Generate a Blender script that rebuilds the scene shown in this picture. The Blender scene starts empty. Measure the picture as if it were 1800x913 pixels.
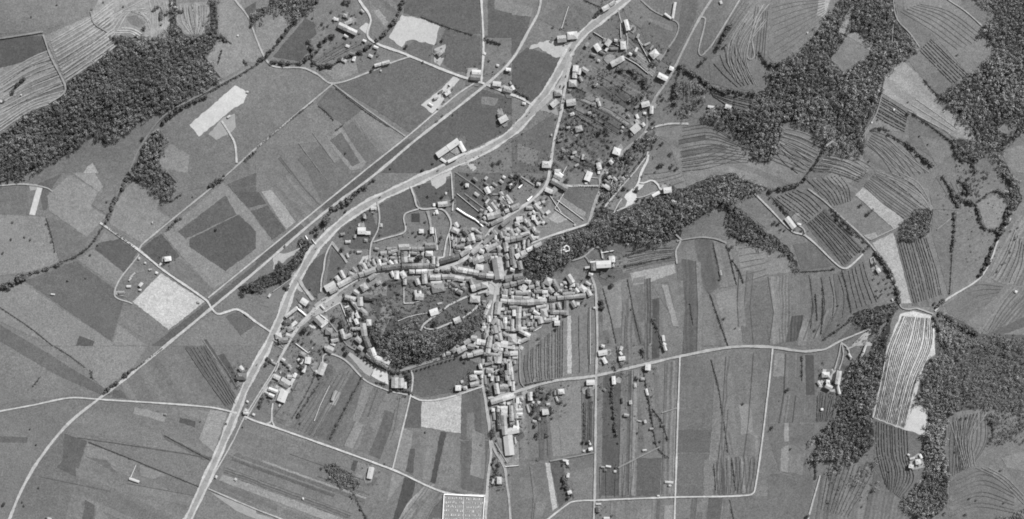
import bpy, math, random
import numpy as np
from mathutils import Vector
from mathutils.geometry import delaunay_2d_cdt
random.seed(7); rng = np.random.default_rng(7)
SC = bpy.context.scene; COL = SC.collection

# ------------------------------------------------------------------ camera, light
CAMH = 2600.0
cam = bpy.data.cameras.new('camera'); co = bpy.data.objects.new('camera', cam); COL.objects.link(co)
co.location = (0, 0, CAMH); cam.sensor_width = 36; cam.lens = 36*CAMH/1800.0
cam.clip_start = 10; cam.clip_end = 30000
SC.camera = co
EL, AZ = math.radians(41), math.radians(42)
w = bpy.data.worlds.new('World'); SC.world = w; w.use_nodes = True
nt = w.node_tree; bg = nt.nodes['Background']
sky = nt.nodes.new('ShaderNodeTexSky'); sky.sky_type = 'NISHITA'; sky.sun_disc = False
sky.sun_elevation = EL; sky.sun_rotation = AZ
bw = nt.nodes.new('ShaderNodeRGBToBW')          # a black-and-white photograph: neutral sky light
nt.links.new(sky.outputs[0], bw.inputs[0]); nt.links.new(bw.outputs[0], bg.inputs[0])
bg.inputs[1].default_value = 0.09
sun = bpy.data.lights.new('sun', 'SUN'); sun.energy = 5.0; sun.angle = math.radians(0.6)
so = bpy.data.objects.new('sun', sun); COL.objects.link(so)
sd = Vector((math.sin(AZ)*math.cos(EL), math.cos(AZ)*math.cos(EL), math.sin(EL)))
so.rotation_euler = sd.to_track_quat('Z', 'Y').to_euler(); so.location = sd*2000
SC.view_settings.view_transform = 'Standard'; SC.view_settings.look = 'None'
SC.view_settings.exposure = 0.6; SC.view_settings.gamma = 1.0
SC.view_settings.use_curve_mapping = False
SC.cycles.filter_width = 1.8
KLUM = 1.95                                     # radiance of a white sheet lying in this light

# ------------------------------------------------------------------ terrain
BUMPS = [(755,575,72,42,10,26),(1130,385,140,32,20,24),(975,440,50,28,20,13),(1330,50,150,120,0,34),
         (1560,430,110,170,0,20),(1720,720,150,170,0,24),(120,60,230,90,-20,30),(170,190,150,45,35,16),
         (1500,170,120,60,40,14),(1760,120,120,140,0,30),(1380,560,140,90,0,8),(1560,640,50,90,0,9)]
def hgt(x, y):
    x = np.asarray(x, float); y = np.asarray(y, float)
    z = 0.9*np.sin(x/61+1.3)*np.sin(y/47+.4)+0.7*np.sin(x/139-y/97)
    for px, py, sx, sy, r, h in BUMPS:
        c, s = math.cos(math.radians(r)), math.sin(math.radians(r))
        dx, dy = x-(px-900), y-(456.5-py)
        u, v = dx*c+dy*s, -dx*s+dy*c
        z = z+h*np.exp(-.5*((u/sx)**2+(v/sy)**2))
    return z
def P(px, py, dz=0.0):
    "photo pixel -> ground point (1 px = 1 m at height 0)"
    x0, y0 = np.asarray(px, float)-900, 456.5-np.asarray(py, float)
    x, y = x0, y0
    for _ in range(4):
        k = (CAMH-hgt(x, y)-dz)/CAMH
        x, y = x0*k, y0*k
    return x, y
TILES = {'s':(0,0,1.0)}
for i, c in enumerate('abcd'):
    for j in range(3): TILES[c+str(j)] = (450*i, (0,304,609)[j], 3.002)
for n, ox, oy in (('t1',480,400),('t2',680,400),('t3',880,400),('t4',480,520),('t5',680,520),('t6',880,520),
                  ('u1',600,280),('u2',800,280),('u3',1000,280),('u4',400,620),('u5',600,620),('u6',800,620),('u7',800,740)):
    TILES[n] = (ox, oy, 7.61)
def S(tile, pts):
    ox, oy, k = TILES[tile]
    v = [float(t) for t in pts.replace(',', ' ').split()]
    return [(ox+v[i]/k, oy+v[i+1]/k) for i in range(0, len(v), 2)]

# ------------------------------------------------------------------ materials
def lin(t):
    t = t/255.0
    return t/12.92 if t <= .04045 else ((t+.055)/1.055)**2.4
def photo(t): return float(np.interp(t, (40, 58, 75, 88, 98, 106, 112, 126, 145, 163, 175, 200, 240), (50, 68, 90, 106, 121, 130, 134, 149, 171, 194, 212, 229, 244)))
def new_mat(name, rough=.9):
    m = bpy.data.materials.new(name); m.use_nodes = True
    b = m.node_tree.nodes['Principled BSDF']; b.inputs['Roughness'].default_value = rough
    b.inputs['Specular IOR Level'].default_value = .15
    return m, m.node_tree, b
class N:
    def __init__(s, nt): s.nt = nt
    def n(s, t, **k):
        o = s.nt.nodes.new(t)
        for a, v in k.items(): setattr(o, a, v)
        return o
    def put(s, v, sock):
        if hasattr(v, 'is_output'): s.nt.links.new(v, sock)
        else: sock.default_value = v
    def m(s, op, a, b=0.0, c=None):
        o = s.n('ShaderNodeMath', operation=op); s.put(a, o.inputs[0]); s.put(b, o.inputs[1])
        if c is not None: s.put(c, o.inputs[2])
        return o.outputs[0]
    def noise(s, vec, scale, detail=2.0, rough=.5):
        o = s.n('ShaderNodeTexNoise'); s.put(vec, o.inputs['Vector'])
        o.inputs['Scale'].default_value = scale; o.inputs['Detail'].default_value = detail
        o.inputs['Roughness'].default_value = rough
        return o.outputs[0]
    def sgn(s, v, amp):      # noise 0..1 -> 1 +- amp
        return s.m('MULTIPLY_ADD', s.m('SUBTRACT', v, .5), 2*amp, 1.0)
    def prop(s, name):
        o = s.n('ShaderNodeAttribute', attribute_type='OBJECT', attribute_name=name); return o.outputs['Fac']
def ground_material(name, fine=.78, med=.3, big=.2, striped=True):
    m, t, b = new_mat(name, .95); g = N(t)
    pos = g.n('ShaderNodeNewGeometry').outputs['Position']
    v = g.prop('albedo')
    v = g.m('MULTIPLY', v, g.sgn(g.noise(pos, .33, 3.0, .85), fine))
    v = g.m('MULTIPLY', v, g.sgn(g.noise(pos, .8, 1.0, .5), fine*.7))
    v = g.m('MULTIPLY', v, g.sgn(g.noise(pos, .09, 4.0, .65), med))
    v = g.m('MULTIPLY', v, g.sgn(g.noise(pos, .014, 3.0, .6), big))
    if striped:
        sp = g.n('ShaderNodeSeparateXYZ'); t.links.new(pos, sp.inputs[0])
        a = g.prop('row_angle')
        d = g.m('SUBTRACT', g.m('MULTIPLY', sp.outputs[0], g.m('SINE', a)), g.m('MULTIPLY', sp.outputs[1], g.m('COSINE', a)))
        d = g.m('ADD', d, g.m('MULTIPLY', g.noise(pos, .02, 2.0), 9.0))
        ph = g.m('DIVIDE', d, g.prop('row_gap'))
        st = g.m('SINE', g.m('MULTIPLY', ph, 2*math.pi))
        # strips of different widths: a slow 1-D noise along the same axis
        n1 = g.n('ShaderNodeTexNoise', noise_dimensions='1D'); t.links.new(g.m('MULTIPLY', ph, .37), n1.inputs['W'])
        n1.inputs['Scale'].default_value = 1.0; n1.inputs['Detail'].default_value = 3.0
        brk = g.noise(pos, .3, 2.0, .7)
        amp = g.prop('row_contrast')
        vo = g.n('ShaderNodeTexVoronoi', voronoi_dimensions='1D'); vo.inputs['Scale'].default_value = 1.0
        t.links.new(g.m('MULTIPLY', ph, .8), vo.inputs['W'])
        sc_ = g.n('ShaderNodeSeparateColor'); t.links.new(vo.outputs['Color'], sc_.inputs[0])
        cell = g.m('MULTIPLY', g.m('SUBTRACT', sc_.outputs[0], .5), g.m('MULTIPLY_ADD', amp, 2.4, .03))
        st = g.m('MULTIPLY', st, g.m('MINIMUM', g.m('MAXIMUM', g.m('MULTIPLY', g.m('SUBTRACT', amp, .1), 10.0), 0.0), 1.0))
        f = g.m('ADD', g.m('MULTIPLY', st, g.m('MULTIPLY', amp, g.m('MULTIPLY', brk, 2.0))),
                g.m('MULTIPLY', g.m('SUBTRACT', n1.outputs[0], .5), g.m('MULTIPLY_ADD', amp, 1.6, .10)))
        f = g.m('ADD', f, cell)
        v = g.m('MULTIPLY', v, g.m('ADD', f, 1.0))
    v = g.m('MAXIMUM', v, .015)
    cx = g.n('ShaderNodeCombineXYZ')
    for i in range(3): t.links.new(v, cx.inputs[i])
    t.links.new(cx.outputs[0], b.inputs['Base Color'])
    bp = g.n('ShaderNodeBump'); bp.inputs['Strength'].default_value = .35; bp.inputs['Distance'].default_value = .35
    t.links.new(g.noise(pos, .5, 4.0, .7), bp.inputs['Height']); t.links.new(bp.outputs[0], b.inputs['Normal'])
    return m
M_FIELD = ground_material('field_soil')
M_TOWN = ground_material('trodden_yard', .75, .6, .2, False)
M_EARTH = ground_material('bare_earth', .3, .2, .1, False)
M_ROAD = ground_material('road_dust', .4, .5, .15, False)
def grey(name, val, rough=.9, amp=.2, scale=.8, amp2=.12, rand=0.0, tint=False):
    m, t, b = new_mat(name, rough); g = N(t)
    pos = g.n('ShaderNodeNewGeometry').outputs['Position']
    v = g.m('MULTIPLY', g.sgn(g.noise(pos, scale, 3.0, .7), amp), val)
    v = g.m('MULTIPLY', v, g.sgn(g.noise(pos, .12, 2.0), amp2))
    if rand:
        r = g.n('ShaderNodeObjectInfo').outputs['Random']
        v = g.m('MULTIPLY', v, g.sgn(r, rand))
    if tint:
        a = g.n('ShaderNodeAttribute', attribute_name='tint'); v = g.m('MULTIPLY', v, a.outputs['Fac'])
    cx = g.n('ShaderNodeCombineXYZ')
    for i in range(3): t.links.new(v, cx.inputs[i])
    t.links.new(cx.outputs[0], b.inputs['Base Color'])
    return m
M_LEAFW = grey('woodland_leaves', .145, .7, .3, .5, .3, 0, True)
M_LEAF = grey('tree_leaves', .08, .7, .3, .6, .2, .3)
M_BARK = grey('bark', .09); M_VINE = grey('vine_leaves', .075, .8, .4, .5)
M_WALL = grey('plaster_wall', .38, .9, .15, .5); M_GLASS = grey('window_dark', .05, .3)
M_STONE = grey('stone_wall', .45, .9, .25, .9); M_WHITE = grey('lime_wash', .72, .9, .1, .6)
M_GRAVE = grey('grave_stone', .42, .8, .3, .9, .1, .3)
M_CAR = grey('car_paint', .12, .3, .02, .5, .02, .5); M_TYRE = grey('tyre_rubber', .03)
_roof = {}
def roof_mat(tone):
    q = int(round(tone/10.0))*10
    if q not in _roof:
        al = min(.42, lin(photo(q)-20)/KLUM)
        _roof[q] = grey('roof_tiles_%d' % q if q < 212 else 'pale_roof_%d' % q, al, .85, .5 if q < 212 else .2, .8, .45 if q < 212 else .15, .2)
    return _roof[q]

# ------------------------------------------------------------------ helpers
def mesh_obj(name, V, F, mats, parent=None, mi=None, smooth=False):
    me = bpy.data.meshes.new(name)
    if isinstance(V, np.ndarray) and isinstance(F, np.ndarray):
        k = F.shape[1]; nf = len(F)
        me.vertices.add(len(V)); me.vertices.foreach_set('co', V.astype(np.float32).ravel())
        me.loops.add(nf*k); me.loops.foreach_set('vertex_index', F.astype(np.int32).ravel())
        me.polygons.add(nf); me.polygons.foreach_set('loop_start', np.arange(0, nf*k, k, dtype=np.int32))
        me.update(calc_edges=True)
    else: me.from_pydata(V, [], F)
    for m in (mats if isinstance(mats, (list, tuple)) else [mats]): me.materials.append(m)
    if mi is not None: me.polygons.foreach_set('material_index', np.asarray(mi, dtype=np.int32))
    if smooth: me.polygons.foreach_set('use_smooth', np.ones(len(me.polygons), bool))
    o = bpy.data.objects.new(name, me); COL.objects.link(o)
    if parent: o.parent = parent
    return o
def empty(name, x, y, z, rz=0):
    o = bpy.data.objects.new(name, None); COL.objects.link(o); o.location = (x, y, z); o.rotation_euler = (0, 0, rz)
    o.empty_display_size = 2
    return o
LAND = [(760,580,'the wooded castle hill'),(895,780,'the long white factory hall'),(818,890,'the walled cemetery'),
 (1590,650,'the white striped vineyard'),(1460,665,'the isolated farm yard'),(1610,815,'the lower right hillside farm'),
 (1130,330,'the pale hillside terraces'),(990,440,'the ruin in the ridge wood'),(1065,463,'the white villa'),
 (870,505,'the town square'),(792,265,'the white walled compound'),(775,170,'the builders yard'),(735,55,'the bare sandy patch'),
 (610,50,'the top farm cluster'),(1000,85,'the roadside petrol yard'),(1165,130,'the two white sheds'),(1120,228,'the lane junction villa'),
 (640,405,'the big white villa by the bend'),(770,372,'the looped garden lane'),(820,385,'the long white garden wall'),
 (960,325,'the northern town gate'),(1080,270,'the northern lane'),(295,525,'the pale square field'),(385,195,'the pale quarry strip'),
 (20,330,'the left edge farm track'),(430,525,'the poplar belt'),(535,560,'the highway fork'),(610,590,'the avenue terrace'),
 (690,670,'the cream villa'),(490,695,'the white roofed workshop'),(590,690,'the building plot'),(650,830,'the lone white barn'),
 (237,844,'the small white trailer'),(940,550,'the eastern town street'),(870,600,'the southern town street'),(1080,620,'the eastern crossroads'),
 (960,720,'the orchard houses'),(1140,700,'the strip farms'),(1000,830,'the bottom garden plots'),(1390,395,'the hillside white farmhouse'),
 (1540,470,'the keyhole driveway'),(1610,400,'the small square copse'),(1280,190,'the upper slope cottage'),(70,110,'the top left terraces'),
 (130,190,'the big left wood'),(300,290,'the lower left copse'),(380,720,'the highway bend verge'),(180,700,'the crossing of the pale tracks'),
 (1300,90,'the hairpin road'),(1450,100,'the clearing in the big wood'),(1650,150,'the hilltop meadow'),(1760,250,'the right edge wood'),
 (1720,490,'the right hand hill road'),(1750,820,'the bottom right slope'),(1250,480,'the eastern strip fields'),(1270,760,'the southeastern strip fields'),
 (1180,360,'the ridge wood'),(480,400,'the riverside meadows'),(600,210,'the framed meadow'),(880,300,'the town gardens'),(710,440,'the main street'),
 (830,440,'the upper town bend'),(925,400,'the northeast town houses'),(100,450,'the far left meadow'),(120,600,'the left strip fields'),
 (90,830,'the bottom left fields'),(560,800,'the southern meadows'),(1340,650,'the eastern farm road'),(1700,400,'the hedged pasture'),
 (650,470,'the main street bend'),(600,500,'the western street end'),(745,455,'the round garden tree'),(880,430,'the upper town lane'),(955,395,'the ridge wall'),
 (930,500,'the wedge shaped block'),(1000,500,'the eastern back gardens'),(890,570,'the zigzag terrace'),(960,560,'the vineyard corner'),
 (840,615,'the hill foot lane'),(880,640,'the southern town corner'),(855,480,'the white street terrace'),(700,500,'the gardens below the main street'),
 (640,560,'the garden terraces'),(550,570,'the walled garden corner'),(840,340,'the garden footpath'),(900,340,'the big dark garden tree'),
 (790,410,'the forked back lane'),(890,700,'the long pale stable'),(1010,540,'the town edge courtyard'),(800,500,'the hilltop gardens')]
LP_ = np.array([(a, b) for a, b, _ in LAND], float)
def near(px, py):
    return LAND[int(np.argmin((LP_[:,0]-px)**2+(LP_[:,1]-py)**2))][2]
REG = []      # (object, px, py, adjective, noun, category, group)
def reg(o, px, py, adj, noun, cat, group=None, kind=None):
    REG.append((o, px, py, adj, noun, cat, group, kind))
ONES = ['','first','second','third','fourth','fifth','sixth','seventh','eighth','ninth','tenth','eleventh','twelfth','thirteenth','fourteenth','fifteenth','sixteenth','seventeenth','eighteenth','nineteenth','twentieth']
TENS = ['','','twenty','thirty','forty','fifty','sixty','seventy','eighty','ninety']
def ordn(n):
    if n <= 20: return ONES[n]
    t, u = divmod(n, 10)
    return TENS[t]+('-'+ONES[u] if u else 'th') if u else TENS[t][:-1]+'ieth'
def finish_labels():
    d = {}
    for r in REG: d.setdefault((near(r[1], r[2]), r[3], r[4]), []).append(r)
    for (place, adj, noun), L in d.items():
        L.sort(key=lambda r: (r[1], r[2]))
        for i, r in enumerate(L):
            o = r[0]
            base = (adj+' '+noun).strip()
            if len(L) == 1: lab = '%s beside %s' % (base, place)
            elif i == 0: lab = '%s beside %s, leftmost there' % (base, place)
            elif i == len(L)-1: lab = '%s beside %s, rightmost there' % (base, place)
            else: lab = '%s beside %s, %s from the left there' % (base, place, ordn(i+1))
            o['label'] = lab; o['category'] = r[5]
            if r[6]: o['group'] = r[6]
            if r[7]: o['kind'] = r[7]
def smooth_line(pts, step=4.0, closed=False):
    p = [np.array(q, float) for q in pts]; out = []
    n = len(p)
    for i in range(n if closed else n-1):
        if closed: a, b, c, d = p[i-1], p[i], p[(i+1)%n], p[(i+2)%n]
        else: a, b, c, d = p[max(i-1, 0)], p[i], p[i+1], p[min(i+2, n-1)]
        k = max(1, int(np.linalg.norm(c-b)/step))
        # centripetal-like: tangents limited by segment length
        L = np.linalg.norm(c-b)+1e-6
        t1 = (c-a)/(np.linalg.norm(c-a)+1e-6)*L; t2 = (d-b)/(np.linalg.norm(d-b)+1e-6)*L
        for j in range(k):
            t = j/k; t_2, t_3 = t*t, t**3
            out.append((2*t_3-3*t_2+1)*b+(t_3-2*t_2+t)*t1+(-2*t_3+3*t_2)*c+(t_3-t_2)*t2)
    if not closed: out.append(p[-1])
    return np.array(out)
def inpoly(px, py, poly):
    px = np.asarray(px); py = np.asarray(py); r = np.zeros(px.shape, bool); n = len(poly)
    for i in range(n):
        x1, y1 = poly[i]; x2, y2 = poly[(i+1)%n]
        if y1 == y2: continue
        c = ((y1 > py) != (y2 > py)) & (px < (x2-x1)*(py-y1)/(y2-y1)+x1)
        r ^= c
    return r
def sheet(name, poly, off, mat, jit=.4, cell=6.5):
    "polygon (photo px) draped over the terrain"
    B = []
    n = len(poly)
    for i in range(n):
        a, b = np.array(poly[i]), np.array(poly[(i+1)%n]); L = np.linalg.norm(b-a)
        k = max(1, int(L/5.0)); nrm = np.array([-(b-a)[1], (b-a)[0]])/(L+1e-6)
        for j in range(k):
            q = a+(b-a)*j/k
            if j: q = q+nrm*random.uniform(-jit, jit)
            B.append(q)
    B = np.array(B)
    x0, y0 = B.min(0); x1, y1 = B.max(0)
    gx, gy = np.meshgrid(np.arange(x0+cell/2, x1, cell), np.arange(y0+cell/2, y1, cell))
    gx, gy = gx.ravel(), gy.ravel(); k = inpoly(gx, gy, B); I = np.stack([gx[k], gy[k]], 1)
    A = np.concatenate([B, I]); nb = len(B)
    v, e, f, *_ = delaunay_2d_cdt([Vector(q) for q in A], [], [list(range(nb))], 1, 1e-4)
    V = np.array([(q.x, q.y) for q in v]); X, Y = P(V[:,0], V[:,1]); Z = hgt(X, Y)+off
    fs = []; tri = [t for t in f if len(t) >= 3]; cen = V[np.array([t[:3] for t in tri])].mean(1); keep = inpoly(cen[:,0], cen[:,1], B); f = [t for t, q in zip(tri, keep) if q]
    for t in f:
        a, b, c = [np.array((X[i], Y[i])) for i in t[:3]]
        cr = (b[0]-a[0])*(c[1]-a[1])-(b[1]-a[1])*(c[0]-a[0])
        fs.append(tuple(t) if cr > 0 else tuple(reversed(t)))
    return mesh_obj(name, list(zip(X, Y, Z)), fs, mat)
LAYERS = []
def layer(poly):
    "how many sheets already lie under this one, so that each lies clear of those below"
    A = np.array(poly); x0, y0 = A.min(0); x1, y1 = A.max(0); lv = 0
    gx, gy = np.meshgrid(np.linspace(x0, x1, 22), np.linspace(y0, y1, 22)); gx, gy = gx.ravel(), gy.ravel()
    k = inpoly(gx, gy, poly); gx, gy = np.r_[gx[k], A[:,0]], np.r_[gy[k], A[:,1]]
    for pl, b, l in LAYERS:
        if b[0] > x1 or b[2] < x0 or b[1] > y1 or b[3] < y0 or l < lv: continue
        B = np.array(pl)
        if inpoly(gx, gy, pl).any() or inpoly(B[:,0], B[:,1], poly).any(): lv = l+1
    LAYERS.append((poly, (x0, y0, x1, y1), lv)); return lv
def lift(poly): return .25+.06*layer(poly)
def albedo(tone): return min(.8, lin(photo(tone))/KLUM)
def ribbon_arrays(L, width, off, jit=0.0):
    "L: photo px polyline -> verts, quads"
    d = np.gradient(L, axis=0); d /= (np.linalg.norm(d, axis=1)[:, None]+1e-9); nrm = np.stack([-d[:,1], d[:,0]], 1)
    ph = np.arange(len(L))*3.0+rng.uniform(0, 99); width = width*(1+.11*np.sin(ph/17)+.09*np.sin(ph/7.3+2))
    wl = width/2*(1+jit*rng.uniform(-1, 1, len(L))); wr = width/2*(1+jit*rng.uniform(-1, 1, len(L)))
    A = L+nrm*wl[:, None]; B = L-nrm*wr[:, None]
    ax, ay = P(A[:,0], A[:,1]); bx, by = P(B[:,0], B[:,1])
    V = np.empty((2*len(L), 3)); V[0::2] = np.stack([ax, ay, hgt(ax, ay)+off], 1); V[1::2] = np.stack([bx, by, hgt(bx, by)+off], 1)
    i = np.arange(len(L)-1)*2
    F = np.stack([i, i+2, i+3, i+1], 1)
    # face up
    v0, v1, v2 = V[F[0,0]], V[F[0,1]], V[F[0,2]]
    if np.cross(v1-v0, v2-v0)[2] < 0: F = F[:, ::-1]
    return V, F
def leaf_quads(C, R, n, size, flat=.75):
    "leaf clumps on and inside ellipsoids: C (k,3) centres, R (k,3) radii, n clumps each"
    k = len(C); d = rng.normal(size=(k, n, 3)); d /= np.linalg.norm(d, axis=2)[..., None]
    d[..., 2] = np.where(d[..., 2] < -.35, -d[..., 2], d[..., 2])
    r = rng.uniform(.62, 1.08, (k, n, 1))
    c = C[:, None, :]+d*r*R[:, None, :]
    nn = d+rng.normal(size=(k, n, 3))*.55; nn[..., 2] += .25; nn /= np.linalg.norm(nn, axis=2)[..., None]
    t = np.cross(nn, rng.normal(size=(k, n, 3))); t /= (np.linalg.norm(t, axis=2)[..., None]+1e-9); b = np.cross(nn, t)
    s = (size*rng.uniform(.6, 1.3, (k, n, 1)))
    s = s*np.clip(R[:, None, :1]/4.0, .35, 1.3)
    t = t*s; b = b*s*rng.uniform(.6, 1.0, (k, n, 1))
    q = np.stack([c-t*.9-b*.5, c+t*.3-b, c+t+b*.4, c-t*.2+b], 2)
    V = q.reshape(-1, 3); F = np.arange(len(V)).reshape(-1, 4)
    return V, F
# ------------------------------------------------------------------ ground
def axis(lo, hi, st, far):
    a = list(np.arange(lo, hi+.1, st)); g = st; l, r = [], []; x = hi
    while x < far: g *= 1.35; x += g; r.append(x)
    x = lo; g = st
    while x > -far: g *= 1.35; x -= g; l.append(x)
    return np.array(l[::-1]+a+r)
gx, gy = axis(-980, 980, 4, 9000), axis(-540, 540, 4, 9000)
X, Y = np.meshgrid(gx, gy); Z = hgt(X, Y); nx, ny = len(gx), len(gy)
i = np.arange(nx-1)[None, :]+nx*np.arange(ny-1)[:, None]; i = i.ravel()
g = mesh_obj('ground', np.stack([X.ravel(), Y.ravel(), Z.ravel()], 1), np.stack([i, i+1, i+nx+1, i+nx], 1), M_FIELD, smooth=True)
def setp(o, tone, ang=0, gap=20, con=0.0):
    o['albedo'] = float(albedo(tone)); o['row_angle'] = math.radians(ang); o['row_gap'] = float(gap); o['row_contrast'] = float(con)
setp(g, 106, 35, 60, .0); g['kind'] = 'structure'; g['label'] = 'open grassland and soil lying under the whole valley'; g['category'] = 'ground'

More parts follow.
